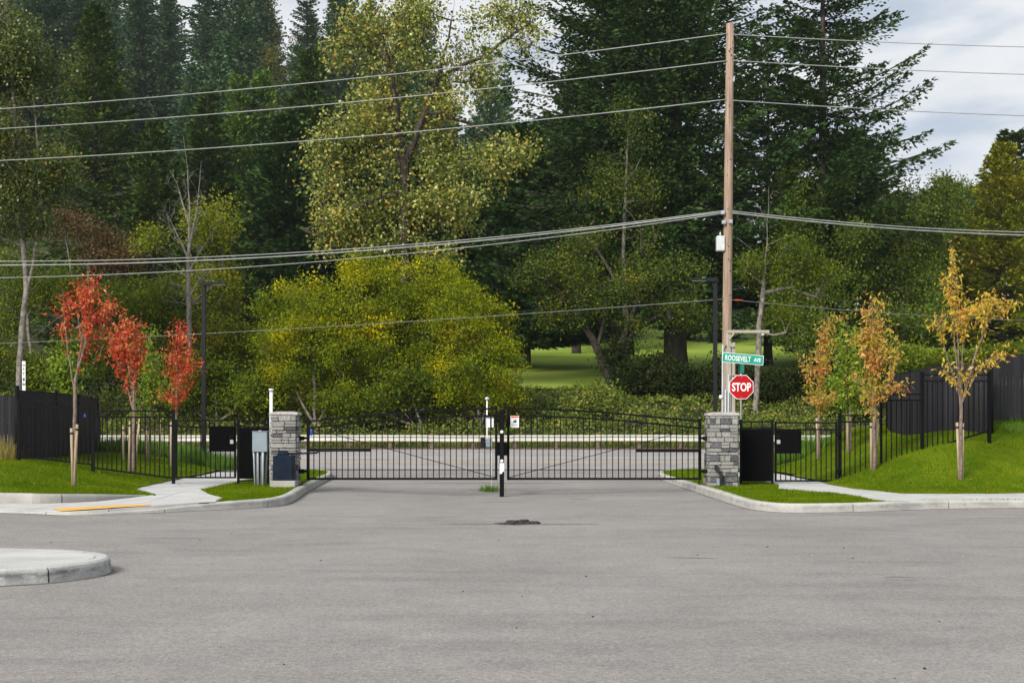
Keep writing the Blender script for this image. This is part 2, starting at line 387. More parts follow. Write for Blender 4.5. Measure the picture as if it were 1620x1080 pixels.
gy = np.concatenate([[-60, 20], np.arange(50, 64.1, 2), np.arange(66.5, 120, 2.5), np.arange(120, 300, 6), [330, 400, 700, 1500]])
gx = np.concatenate([[-900, -400, -250], np.arange(-160, 161, 5), [200, 260, 400, 900]])
def g_all(X, Y): return np.where(Y < 51, -.4, np.where(Y < 65, roadz(Y) - .12, ground(X, Y)))
tag(grid_sheet('ground', gx, gy, g_all, M['floor']), kind='structure')
ax = np.concatenate([np.arange(-80, -8, 6), np.arange(-8, 8.1, .5), np.arange(12, 81, 6)]); ay = np.concatenate([np.arange(-40, 20, 6), np.arange(20, 52.3, .5)])
asphalt = tag(grid_sheet('pavement_asphalt', ax, ay, lambda X, Y: dipz(X, Y) + .045 * ss((Y - 47) / 5), M['asphalt']), kind='structure')
road = tag(grid_sheet('road', np.arange(-110, 131, 10), np.arange(52.2, 65.3, 1.0), lambda X, Y: roadz(Y) + .004, M['road']), kind='structure')
def strip(name, x0, x1, y0, y1, zf, mat, parent, dz, n=40, wob=0):
    m = MB(); xs = np.linspace(x0, x1, n)
    v = []
    for x in xs:
        a = rnd.uniform(-wob, wob); b = rnd.uniform(-wob, wob)
        for y, q in ((y0, a), (y1, b)): v.append((x, y + q, float(zf(x, y + q)) + dz))
    m.add(v, [(2 * i, 2 * i + 2, 2 * i + 3, 2 * i + 1) for i in range(n - 1)])
    return m.build(name, mat, parent)
strip('lane_line', -100, 120, 58.5, 58.72, lambda x, y: roadz(y), M['wline'], road, .010)
strip('lane_line', -100, 120, 55.45, 55.62, lambda x, y: roadz(y), M['yline'], road, .010)
strip('lane_line', -100, 120, 55.78, 55.95, lambda x, y: roadz(y), M['yline'], road, .010)
strip('road_seam', -40, 40, 52.12, 52.24, lambda x, y: roadz(52.2), M['tar'], road, .010, 200, .03)
strip('gravel_shoulder', -100, 120, 64.3, 65.9, lambda x, y: .60 + .05 * (y - 64), M['soil'], road, .012, 120, .06)

# cracks, cuts and the broken patch in the pavement
asz = lambda x, y: float(dipz(x, y)) + .045 * float(ss((y - 47) / 5))
def crack(px0, px1, py, w, mat, n=60, wob=.02, name='crack'):
    d = G(px0, py)[1]; x0 = (px0 - CX) * d / F; x1 = (px1 - CX) * d / F
    m = MB(); v = []
    ph = rnd.random() * 9
    for i in range(n):
        t = i / (n - 1); x = x0 + (x1 - x0) * t; yc = d + .05 * math.sin(t * 5 + ph) + rnd.uniform(-wob, wob)
        ww = w * (.25 + .75 * math.sin(math.pi * t)) * rnd.uniform(.4, 1.2)
        for s in (-1, 1): y = yc + s * ww; v.append((x, y, asz(x, y) + .004))
    m.add(v, [(2 * i, 2 * i + 2, 2 * i + 3, 2 * i + 1) for i in range(n - 1)])
    return m.build(name, mat, asphalt)
crack(694, 948, 828.5, .10, M['seam'], 90, .03)
crack(672, 893, 763.5, .22, M['seam'], 80, .05)
crack(602, 770, 777.2, .07, M['seam'], 70, .04)
crack(760, 830, 786.8, .07, M['seam'], 40, .03)
crack(900, 935, 783.5, .06, M['tar'], 30, .03)
crack(1054, 1135, 882.2, .035, M['seam'], 60, .012)
crack(1395, 1450, 913, .02, M['seam'], 50, .012)
crack(1405, 1452, 917, .016, M['seam'], 50, .01)
crack(1440, 1500, 889, .014, M['seam'], 50, .01)
crack(210, 330, 851, .02, M['seam'], 60, .012)
pc = G(817, 828)
m = MB(); ol = []
for k in range(26):
    a = 2 * math.pi * k / 26; q = rnd.uniform(.75, 1.15)
    ol.append((pc[0] + .34 * q * math.cos(a), pc[1] + .30 * q * math.sin(a)))
m.add([(x, y, asz(x, y) + .009) for x, y in ol], [tuple(range(26))]); m.build('pothole_patch', M['tar'], asphalt)
for i in range(13):
    a = rnd.uniform(0, 6.28); rr = rnd.uniform(.05, .3); x = pc[0] + rr * 1.1 * math.cos(a) - .04; y = pc[1] + rr * math.sin(a)
    m = MB(); s = rnd.uniform(.05, .11); n = rnd.randint(5, 7); o_ = [(x + s * rnd.uniform(.6, 1.2) * math.cos(6.283 * k / n) * 1.4, y + s * rnd.uniform(.6, 1.2) * math.sin(6.283 * k / n)) for k in range(n)]
    z = asz(x, y); m.prism_z(o_, z - .01, z + rnd.uniform(.025, .06)); m.build('asphalt_chunk', M['chunk'], asphalt, .006)
for i in range(36):   # loose grit
    px = rnd.uniform(60, 1600); py = rnd.choice([rnd.uniform(820, 1075), rnd.uniform(815, 930)])
    x, y = G(px, py); s = rnd.uniform(.006, .014); m = MB(); z = asz(x, y)
    m.prism_z([(x + s * rnd.uniform(.6, 1.3) * math.cos(1.257 * k), y + s * rnd.uniform(.6, 1.3) * math.sin(1.257 * k)) for k in range(5)], z - .002, z + s * .8)
    m.build('pebble', M['chunk'] if i % 3 else M['kerb_old'], asphalt)

# ------------------------------------------------------------------ kerbs, walks, lawns
def catmull(P, n=8):
    P = [np.array(p, float) for p in P]; out = []
    for i in range(len(P) - 1):
        a = P[max(i - 1, 0)]; b = P[i]; c = P[i + 1]; d = P[min(i + 2, len(P) - 1)]
        for k in range(n):
            t = k / n
            out.append(.5 * (2 * b + (c - a) * t + (2 * a - 5 * b + 4 * c - d) * t * t + (3 * b - a - 3 * c + d) * t ** 3))
    out.append(P[-1]); return np.array(out)
def resample(C, step):
    L = np.concatenate([[0], np.cumsum(np.linalg.norm(np.diff(C[:, :2], axis=0), axis=1))])
    n = max(2, int(round(L[-1] / step)) + 1); s = np.linspace(0, L[-1], n)
    return np.stack([np.interp(s, L, C[:, k]) for k in range(C.shape[1])], 1)
def kerb(name, pts, label, mat, side=1, width=.17, seg=2.4, zf=None, parent_kind='structure'):
    """pts rows x,y,height along the kerb's street face; side = +1 puts its body on the left of the path"""
    C = resample(catmull(pts), .15)
    root = thing(name, None, None, (C[0, 0], C[0, 1], 0)); root['kind'] = 'structure'; root['label'] = label
    t = np.gradient(C[:, :2], axis=0); t /= np.linalg.norm(t, axis=1)[:, None]; nrm = np.stack([-t[:, 1], t[:, 0]], 1) * side
    per = max(2, int(seg / .15)); i = 0; k = 0
    while i < len(C) - 1:
        j = min(i + per, len(C) - 1)
        if len(C) - 1 - j < 4: j = len(C) - 1
        v = []
        rows = list(range(i, j + 1))
        for q in rows:
            x, y, h = C[q]; z = zf(x, y) if zf else 0
            sh = .013 * (1 if q == i else -1 if q == j else 0)
            bx, by = C[q, :2] + t[q] * sh
            prof = [(0, -.08), (.012, h * .72), (.022, h * .88), (.05, h), (width, h), (width, -.08)]
            for o_, zz in prof: v.append((bx + nrm[q, 0] * o_, by + nrm[q, 1] * o_, z + zz))
        f = []
        for r_ in range(len(rows) - 1):
            for c in range(5): a = r_ * 6 + c; f.append((a, a + 1, a + 7, a + 6))
        f += [tuple(range(6)), tuple(range((len(rows) - 1) * 6, len(rows) * 6))]
        MB().add(v, f).build('kerb_stone', mat, root); i = j; k += 1
    return root, C, nrm

Lk = [(-30, 28.6, .05), (-14, 27.2, .05), (-9.7, 26.65, .05), (-8.0, 25.9, .045), (-6.9, 26.5, .06), (-6.15, 27.2, .11), (-5.4, 27.95, .16), (-4.85, 28.7, .17), (-4.72, 30.2, .17), (-5.0, 34.0, .17), (-5.2, 37, .17), (-5.45, 41, .17), (-5.65, 44.5, .17), (-6.1, 47.6, .17), (-7.5, 50.4, .17), (-10, 51.6, .16)]
Rk = [(30, 31.2, .12), (18, 29.6, .12), (10.2, 28.3, .155), (8.3, 27.9, .17), (6.56, 26.97, .17), (5.25, 26.75, .17), (4.75, 27.5, .17), (4.62, 29.2, .17), (4.62, 33, .17), (4.6, 36, .17), (4.55, 41, .17), (4.6, 44.5, .17), (5.0, 47.6, .17), (6.4, 50.4, .17), (9, 51.6, .16)]
kl, CL, NL = kerb('kerb', Lk, 'pale concrete kerb turning in to the left gate pillar', M['kerb'], 1)
kr, CR, NR = kerb('kerb', Rk, 'pale concrete kerb turning in to the right gate pillar', M['kerb'], -1)
# raised kerb holding the lawn behind the ramp
kerb('kerb', [(-30, 31.2, .30), (-14, 29.6, .28), (-10.4, 29.1, .26), (-9.6, 28.95, .25), (-8.7, 29.7, .21), (-7.95, 31.0, .13)], 'weathered grey kerb between the ramp walk and the lawn', M['kerb_old'], 1, .16, 2.2)

def slabs(name, poly, xs, ys, zf, mat, label, gap=.011):
    """concrete walk cut into slabs by joints"""
    root = thing(name, None, None, (poly[0][0], poly[0][1], 0)); root['kind'] = 'structure'; root['label'] = label
    def cell(bx, inset):
        bm = bmesh.new(); f = bm.faces.new([bm.verts.new((x, y, 0)) for x, y in poly])
        bmesh.ops.triangulate(bm, faces=[f])
        for co, no in (((bx[0] + inset, 0, 0), (-1, 0, 0)), ((bx[1] - inset, 0, 0), (1, 0, 0)), ((0, bx[2] + inset, 0), (0, -1, 0)), ((0, bx[3] - inset, 0), (0, 1, 0))):
            if not bm.faces: break
            bmesh.ops.bisect_plane(bm, geom=bm.verts[:] + bm.edges[:] + bm.faces[:], plane_co=co, plane_no=no, clear_outer=True)
        return bm
    for i in range(len(xs) - 1):
        for j in range(len(ys) - 1):
            bm = cell((xs[i], xs[i + 1], ys[j], ys[j + 1]), gap)
            if not bm.faces or sum(f.calc_area() for f in bm.faces) < .02: bm.free(); continue
            bmesh.ops.subdivide_edges(bm, edges=bm.edges[:], cuts=2, use_grid_fill=True)
            bmesh.ops.triangulate(bm, faces=bm.faces[:])
            r = bmesh.ops.extrude_face_region(bm, geom=bm.faces[:])
            low = [g for g in r['geom'] if isinstance(g, bmesh.types.BMVert)]
            for vtx in bm.verts: vtx.co.z = float(zf(vtx.co.x, vtx.co.y))
            for vtx in low: vtx.co.z -= .12
            bmesh.ops.recalc_face_normals(bm, faces=bm.faces)
            off = OFF[root]
            for vtx in bm.verts: vtx.co -= off
            me = bpy.data.meshes.new('slab'); bm.to_mesh(me); bm.free()
            link('slab', me, mat, root)
    m = MB(); m.add([(x, y, float(zf(x, y)) - .105) for x, y in poly], [tuple(range(len(poly)))])
    bm = bmesh.new(); f = bm.faces.new([bm.verts.new(Vector(p) - OFF[root]) for p in m.v]); bmesh.ops.triangulate(bm, faces=[f])
    me = bpy.data.meshes.new('joint_bed'); bm.to_mesh(me); bm.free(); link('joint_bed', me, M['joint'], root)
    return root
def back_of(C, N, i0, i1, w=.165):
    return [(C[i, 0] + N[i, 0] * w, C[i, 1] + N[i, 1] * w) for i in range(i0, i1, 3)]
iL = int(np.argmin(np.hypot(CL[:, 0] + 5.55, CL[:, 1] - 27.8)))
zwl = lambda x, y: .055 + .10 * float(ss((x + 8.3) / 2.4)) * (1 if y < 30 else 1) + (.10 - .10 * float(ss((x + 8.3) / 2.4))) * float(ss((y - 29.0) / 3.5))
polyL = back_of(CL, NL, 0, iL) + [(-5.95, 29.3), (-6.6, 31), (-7.28, 33.2), (-7.35, 38), (-7.3, 44), (-7.8, 49.5), (-9.9, 49.5), (-9.5, 44), (-9.35, 39.5), (-9.15, 36), (-8.95, 33.4), (-8.3, 32.2), (-7.88, 31.1), (-8.65, 29.6), (-9.6, 28.87), (-10.4, 29.0), (-14, 29.5), (-30, 31.1)]
slabs('sidewalk', polyL, [-31, -26, -22, -18, -14, -12.3, -10.7, -9.05, -7.45, -5.2], [25, 29.0, 31.5, 33.8, 36.2, 38.6, 41, 43.5, 46, 50], zwl, M['walk'], 'pale concrete walk with ramp and yellow tactile strip')
iR0 = int(np.argmin(np.hypot(CR[:, 0] - 7.2, CR[:, 1] - 27.3)))
zwr = lambda x, y: .165 - .03 * float(ss((x - 8.5) / 3))
bR = back_of(CR, NR, 0, iR0)
polyR = bR + [(7.2, 28.6), (7.3, 29.8), (7.15, 31.5), (6.3, 33.6), (6.75, 36), (6.7, 40), (6.6, 45), (6.6, 49.5), (8.4, 49.5), (8.3, 44), (8.2, 39), (8.1, 36), (8.05, 33.6), (8.5, 30.9), (9.5, 30.95), (11.6, 32), (18, 33.2), (30, 35)]
slabs('sidewalk', polyR, [3, 6.6, 8.35, 10, 11.7, 13.4, 15, 18, 22, 26, 31], [26, 29.6, 31.2, 33, 35, 37.2, 39.5, 42, 45, 50], zwr, M['walk'], 'pale concrete walk beside the rising right lawn')
# yellow tactile strip with its domes
a = G(85, 811.5, .05); b = G(228, 806.5, .06); c = G(222, 801, .06); d_ = G(115, 803, .055)
q0, q1 = np.array((-8.3, 26.17)), np.array((-6.8, 26.9)); u_ = (q1 - q0) / np.linalg.norm(q1 - q0); w_ = np.array((-u_[1], u_[0])); Ld = float(np.linalg.norm(q1 - q0))
m = MB(); cs = [q0, q0 + u_ * Ld, q0 + u_ * Ld + w_ * 1.0, q0 + w_ * 1.0]
tl = m.add([(p[0], p[1], zwl(*p) + .010) for p in cs], [(0, 1, 2, 3)]).build('tactile_strip', M['tactile'])
tag(tl, 'yellow tactile warning strip let into the ramp', 'tactile paving')
dv = []
for i in range(int(Ld / .06)):
    for j in range(16):
        p = q0 + u_ * (.03 + i * .06) + w_ * (.03 + j * .06); z = zwl(*p) + .010
        for k in range(4):
            a0 = math.pi / 2 * k; a1 = a0 + math.pi / 2
            dv += [(p[0] + .016 * math.cos(a0), p[1] + .016 * math.sin(a0), z), (p[0] + .016 * math.cos(a1), p[1] + .016 * math.sin(a1), z), (p[0], p[1], z + .007)]
ds = link('domes', fast_mesh('domes', dv, 3), M['tactile'], tl); ds['kind'] = 'stuff'

hL = CL[:, :2] + NL * .08; hR = CR[:, :2] + NR * .08
vl_poly = [tuple(p) for p in hL[::3]] + [(-10, 52), (-60, 52), (-60, 29)]
vr_poly = [tuple(p) for p in hR[::3]] + [(9, 52), (60, 52), (60, 32)]
inWL, inWR = inside(polyL), inside(polyR)
retain = [(-30, 31.25), (-14, 29.65), (-10.4, 29.15), (-9.6, 29.0), (-8.7, 29.75), (-7.95, 31.05)]
rx_, ry_ = zip(*retain)
def lawn_zl(X, Y):
    z = verge(X, Y)
    edge = np.interp(X, rx_, ry_)
    lift = .065 * ss((-8.0 - X) / 1.6) * ss((38 - Y) / 6)
    return np.where((X < -7.9) & (Y < edge), -.1, z - .008 + lift * ss((-8.0 - X) / 1.6))
def lawn_zr(X, Y): return verge(X, Y) - .006
mL = inside(vl_poly); mR = inside(vr_poly)
tag(grid_sheet('lawn', np.concatenate([np.arange(-60, -18, 1.5), np.arange(-18, -4.4, .12)]), np.concatenate([np.arange(27.5, 40, .12), np.arange(40, 52, .3)]), lawn_zl, M['lawn'], mL, True, inWL), kind='structure', label='green lawn beside the left gate pillar')
tag(grid_sheet('lawn', np.concatenate([np.arange(4.4, 16, .12), np.arange(16, 61, 1.5)]), np.concatenate([np.arange(26.6, 40, .12), np.arange(40, 52, .3)]), lawn_zr, M['lawn'], mR, True, inWR), kind='structure', label='green lawn rising beside the right gate pillar')

def grass(name, n, x0, x1, y0, y1, ok, zf, mat, h=(.02, .045), w=.006, label='short mown grass', lean=.6):
    X = rng.uniform(x0, x1, n); Y = y0 + (y1 - y0) * rng.random(n) ** 1.35
    k = ok(X, Y); X = X[k]; Y = Y[k]; n = len(X); Z = zf(X, Y)
    P = np.stack([X, Y, Z], 1); hh = rng.uniform(h[0], h[1], n)
    a = rng.uniform(0, 6.28, n); u = np.stack([np.cos(a), np.sin(a), 0 * a], 1) * (w * rng.uniform(.6, 1.4, n))[:, None]
    tip = P + np.stack([rng.normal(0, lean, n) * hh, rng.normal(0, lean, n) * hh, hh], 1)
    V = np.stack([P - u, P + u, tip], 1)
    o = link(name, fast_mesh(name, V, 3), mat); tag(o, label, 'grass', kind='stuff'); return o
okL = lambda X, Y: mL(X, Y) & ~inWL(X, Y) & ~((X < -7.9) & (Y < np.interp(X, rx_, ry_) + .1))
okR = lambda X, Y: mR(X, Y) & ~inWR(X, Y)
grass('grass', 185000, -16, -4.9, 28, 50, okL, lawn_zl, M['blade'], (.025, .055), .008, 'short mown grass of the left lawn')
grass('grass', 185000, 4.6, 16.5, 26.8, 50, okR, lawn_zr, M['blade'], (.025, .055), .008, 'short mown grass of the right lawn')
grass('dry_grass', 9000, -22, -12.7, 36.5, 39.5, lambda X, Y: X < -13.0, lawn_zl, M['dry'], (.2, .75), .008, 'tall dry grass outside the left fence', .25)
grass('dry_grass', 9000, 13.0, 24, 37.4, 40.5, lambda X, Y: X > 12.7, lawn_zr, M['tuft'], (.08, .32), .008, 'rough grass outside the right fence', .3)

# traffic island, nose towards the drive
med = [(-30, 14.9, .17), (-12, 14.35, .17), (-8, 14.3, .17), (-5.6, 14.33, .17), (-4.95, 14.5, .17), (-4.55, 15.0, .17), (-4.42, 15.6, .17), (-4.62, 16.2, .17), (-5.2, 16.7, .17), (-6.2, 16.95, .17), (-8, 17.0, .17), (-12, 17.05, .17), (-30, 17.6, .17)]
km, CM, NM = kerb('kerb', med, 'tyre scuffed kerb round the traffic island nose', M['kerb_scuffed'], 1, .16, 2.0)
mi = [(CM[i, 0] + NM[i, 0] * .182, CM[i, 1] + NM[i, 1] * .182) for i in range(0, len(CM), 2)]
slabs('traffic_island', mi, [-30, -25, -21, -17, -13, -10.2, -7.6, -4.3], [14, 19], lambda x, y: .166, M['walk'], 'pale concrete traffic island with rounded nose', .004)
# kerb end at the right edge of the frame
kerb('kerb', [(9.6, 14.9, .14), (6.9, 15.6, .10), (6.02, 16.05, .05), (5.96, 16.3, .05), (6.3, 16.6, .09), (9.6, 17.2, .14)], 'low concrete island nose at the side of the pavement', M['kerb_old'], -1, .16, 3)
slabs('traffic_island', [(9.6, 15.07), (7.0, 15.75), (6.2, 16.1), (6.2, 16.25), (7.0, 16.6), (9.6, 17.03)], [5, 8, 12], [14, 18], lambda x, y: .045 + .02 * max(0, x - 6.2), M['kerb_old'], 'low weathered concrete island beside the pavement')

# grime gathered along the foot of the kerbs
def gutter(C, N, lo, hi, mat):
    m = MB(); v = []; n = 0; ph = rnd.random() * 9
    for i in range(lo, hi):
        w = .02 + .05 * abs(math.sin(i * .13 + ph) * math.sin(i * .041 + ph)) + rnd.uniform(0, .025)
        for o_ in (.02, -w):
            x, y = C[i, 0] + N[i, 0] * o_, C[i, 1] + N[i, 1] * o_; v.append((x, y, asz(x, y) + .004))
        n += 1
    m.add(v, [(2 * k, 2 * k + 1, 2 * k + 3, 2 * k + 2) for k in range(n - 1)]); m.build('gutter_grime', mat, asphalt)
M['grime'] = noisy('gutter_grime', (.12, .112, .10), (.215, .203, .19), 5, .95, .4, 60, spec=.1, detail=8)
gutter(CL, NL, 60, len(CL) - 20, M['grime']); gutter(CR, NR, 60, len(CR) - 20, M['grime']); gutter(CM, NM, 60, len(CM) - 60, M['grime'])

# ------------------------------------------------------------------ gate pillars
def rough_block(seed):
    q = random.Random(seed); bm = bmesh.new(); bmesh.ops.create_cube(bm, size=1)
    bmesh.ops.bevel(bm, geom=bm.edges[:], offset=.09, segments=1, affect='EDGES')
    for v in bm.verts: v.co += Vector((q.uniform(-.035, .035), q.uniform(-.06, .06), q.uniform(-.045, .045)))
    me = bpy.data.meshes.new('stone'); bm.to_mesh(me); bm.free(); return me
def stone_set(mat):
    L = []
    for i in range(7):
        me = rough_block(i + 3); me.materials.append(mat); L.append(me)
    return L
ST_L, ST_D = stone_set(M['stone_l']), stone_set(M['stone_d'])
def pillar(px0, px1, ytop, label, seed, dark, d=35.25):
    x0, x1 = (px0 - CX) * d / F, (px1 - CX) * d / F; wx = x1 - x0; dep = wx; zt = H - (ytop - HY) * d / F; zb = .10
    root = thing('gate_pillar', label, 'pillar', ((x0 + x1) / 2, d + dep / 2, zb))
    MB().box(x0 + .03, x1 - .03, d + .03, d + dep - .03, zb, zt - .09).build('core', M['mortar'], root)
    q = random.Random(seed); z = zb + .02; rows = []
    while z < zt - .10 - .05:
        h = q.choice([.075, .085, .10, .12, .145, .16])
        if z + h > zt - .10: h = zt - .10 - z
        rows.append((z, h)); z += h
    def face(n, u0, u1, place):
        for z, h in rows:
            u = u0; brk = []
            while u < u1 - .01:
                l = q.uniform(.12, .34)
                if u1 - (u + l) < .10: l = u1 - u
                brk.append((u, l)); u += l
            for u, l in brk:
                me = q.choice(ST_D if q.random() < dark else ST_L)
                pr = q.uniform(.05, .085)
                if h > .13 and q.random() < .3:     # two thin stones in a tall course
                    for k in (0, 1): place(me, u + l / 2, z + h * (.25 + .5 * k), l - .012, h / 2 - .010, pr * q.uniform(.9, 1.05))
                else: place(me, u + l / 2, z + h / 2, l - .012, h - .012, pr)
    def put(me, x, y, z, sx, sy, sz):
        o = link('stone', me, None, root, (x - root.location.x, y - root.location.y, z - root.location.z)); o.scale = (sx, sy, sz)
        if q.random() < .5: o.scale.x *= -1
    yc0, yc1 = d + .03, d + dep - .03
    face(0, x0, x1, lambda me, u, z, l, h, p: put(me, u, yc0 - p / 2 + .02, z, l, p + .04, h))
    face(1, x0, x1, lambda me, u, z, l, h, p: put(me, u, yc1 + p / 2 - .02, z, l, p + .04, h))
    face(2, d + .03, d + dep - .03, lambda me, u, z, l, h, p: put(me, x0 + .03 - p / 2 + .02, u, z, p + .04, l, h))
    face(3, d + .03, d + dep - .03, lambda me, u, z, l, h, p: put(me, x1 - .03 + p / 2 - .02, u, z, p + .04, l, h))
    o = .045; c = MB()
    c.box(x0 - o, x1 + o, d - o, d + dep + o, zt - .10, zt - .025)
    cap = c.build('cap', M['capstone'], root, .018)
    m = MB(); a, b = zt - .027, zt
    m.add([(x0 - o + .02, d - o + .02, a), (x1 + o - .02, d - o + .02, a), (x1 + o - .02, d + dep + o - .02, a), (x0 - o + .02, d + dep + o - .02, a), (x0 + .12, d + .12, b), (x1 - .12, d + .12, b), (x1 - .12, d + dep - .12, b), (x0 + .12, d + dep - .12, b)],
          [(3, 2, 1, 0), (4, 5, 6, 7), (0, 1, 5, 4), (1, 2, 6, 5), (2, 3, 7, 6), (3, 0, 4, 7)]).build('weathered_top', M['capstone'], cap)
    return root, x0, x1, d, dep
plL = pillar(428.5, 468.5, 650.5, 'grey stone gate pillar behind the navy operator box', 4, .14)
plR = pillar(1123, 1167.5, 651.5, 'grey stone gate pillar between the arched gate and black sheet panel', 9, .30)

# ------------------------------------------------------------------ iron fences and gates
def unit_bar(mat):
    me = bpy.data.meshes.new('picket')
    v = [(x, y, z) for z in (0, 1) for y in (-.5, .5) for x in (-.5, .5)]
    me.from_pydata(v, [], [(0, 2, 3, 1), (4, 5, 7, 6), (0, 1, 5, 4), (2, 6, 7, 3), (0, 4, 6, 2), (1, 3, 7, 5)]); me.materials.append(mat); return me
PICK = unit_bar(M['black'])
def upright(name, root, x, y, z0, z1, w, me=None, wy=None):
    o = link(name, me or PICK, None, root, (x - root.location.x, y - root.location.y, z0 - root.location.z)); o.scale = (w, wy or w, z1 - z0); return o
def post(root, px, y0, y1, d, w, ball=True):
    x, _, zt = W(px, y0, d); zb = W(px, y1, d)[2]
    o = MB().box(x - w / 2, x + w / 2, d - w / 2, d + w / 2, zb - .25, zt).build('post', M['black'], root)
    MB().prism_z([(x + .62 * w * a, d + .62 * w * b) for a, b in ((-1, -1), (1, -1), (1, 1), (-1, 1))], zt, zt + .025).build('post_cap', M['black'], o, .006)
    return o
def hinge(root, px, py, d):
    x, y, z = W(px, py, d); MB().box(x - .05, x + .05, d - .035, d + .035, z - .06, z + .06).build('hinge', M['black'], root, .008)
def bay(root, xa, xb, yt, yt2, yb0, yb1, d, n, struts=2, w=.024):
    za = W(0, yt, d)[2]; zb = W(0, yt2, d)[2]; z0, z1 = W(0, yb0, d)[2], W(0, yb1, d)[2]; X0, X1 = (xa - CX) * d / F, (xb - CX) * d / F
    MB().bar((X0, d, za), (X1, d, za), .04, .036).build('rail', M['black'], root)
    MB().bar((X0, d, zb), (X1, d, zb), .04, .036).build('rail', M['black'], root)
    MB().bar((X0, d, z0), (X1, d, z1), .04, .042).build('rail', M['black'], root)
    for i in range(n):
        t = (i + 1) / (n + 1); upright('picket', root, X0 + (X1 - X0) * t, d, z0 + (z1 - z0) * t + .0, zb, w)
    for i in range(struts):
        t = (i + 1) / (struts + 1); t = round(t * (n + 1)) / (n + 1); upright('strut', root, X0 + (X1 - X0) * t, d, zb, za, w)

FD = 36.6
f1 = thing('picket_fence', 'black iron picket fence on the left lawn, two bays', 'fence', tuple(W(147, 742, FD)))
bay(f1, 31, 147, 633.6, 643, 722, 734.5, FD, 15, 2)
bay(f1, 147, 275, 650, 659.5, 739.5, 756, FD, 16, 2)
post(f1, 29.5, 631, 730, FD, .075); post(f1, 147, 631.5, 743, FD, .075); post(f1, 274.5, 649, 759, FD, .075)
f2 = thing('picket_fence', 'black iron picket fence stepping up the right lawn, three bays', 'fence', tuple(W(1394, 742, FD)))
bay(f2, 1328, 1394, 657, 667, 767.5, 741.5, FD, 7, 1)
bay(f2, 1394, 1459, 623.5, 633, 741.5, 713, FD, 7, 1)
bay(f2, 1459, 1565, 592.8, 602.5, 713, 681, FD, 12, 2)
post(f2, 1328.5, 655, 769, FD, .085); post(f2, 1394, 622, 742, FD, .055); post(f2, 1459, 589, 723, FD, .085); post(f2, 1565, 590.5, 690, FD, .08)

def walk_gate(label, xa, xb, yt, yt2, yb, plate, n, d, hx, lockx, flip):
    g = thing('pedestrian_gate', label, 'gate', tuple(W((xa + xb) / 2, yb, d)))
    bay(g, xa, xb, yt, yt2, yb, yb, d, n, 1)
    for x in (xa, xb): X, _, z1 = W(x, yt - 2, d); z0 = W(x, yb + 1, d)[2]; upright('stile', g, X, d, z0, z1, .05)
    p0 = W(plate[0], plate[2], d - .03); p1 = W(plate[1], plate[3], d - .03)
    MB().box(p0[0], p1[0], d - .05, d - .03, p1[2], p0[2]).build('plate', M['black_sheet'], g)
    l = W(lockx, 694.5, d - .06); lk = MB().box(l[0] - .055, l[0] + .055, d - .11, d - .05, l[2] - .01, l[2] + .12).build('lock', M['black'], g, .01)
    MB().box(l[0] - .045, l[0] + .045, d - .10, d - .05, l[2] - .12, l[2] - .012).build('keypad', M['galv'], lk, .008)
    MB().tube([(l[0] - .06, d - .12, l[2] + .06), (l[0] + .06, d - .12, l[2] + .06)], .012).build('handle', M['black'], lk)
    for py in (yt2 + 8, yb - 15): hinge(g, hx, py, d)
    return g
walk_gate('black pedestrian gate with keypad beside the grey meter cabinet', 279, 372, 665, 674.6, 755, (331, 372, 675, 714), 11, FD - .1, 277, 367, 1)
walk_gate('black pedestrian gate with keypad at the foot of the right lawn', 1227, 1323, 668.5, 679, 760, (1228, 1267, 680, 717), 11, FD - .1, 1325, 1231.5, -1)
def sheet_panel(label, xa, xb, yt, y0, y1, yb, d):
    g = thing('sheet_panel', label, 'panel', tuple(W((xa + xb) / 2, yb, d)))
    z = lambda py: W(0, py, d)[2]; X = lambda px: (px - CX) * d / F
    post(g, xa, yt - 2, yb, d, .06); post(g, xb, yt - 2, yb, d, .06)
    for py in (yt, y0 - 1.5, y1 + 3): MB().bar((X(xa), d, z(py)), (X(xb), d, z(py)), .04, .036).build('rail', M['black'], g)
    for t in (.33, .67): upright('strut', g, X(xa) + (X(xb) - X(xa)) * t, d, z(y0), z(yt), .024)
    MB().box(X(xa) + .03, X(xb) - .03, d - .045, d - .03, z(y1), z(y0)).build('sheet', M['black_sheet'], g)
sheet_panel('black sheet panel behind the grey meter cabinet', 377, 424.5, 665.5, 676, 757, 762, FD - .2)
sheet_panel('black sheet panel between the stone pillar and pedestrian gate', 1172, 1222, 667, 678, 761, 768, FD - .2)

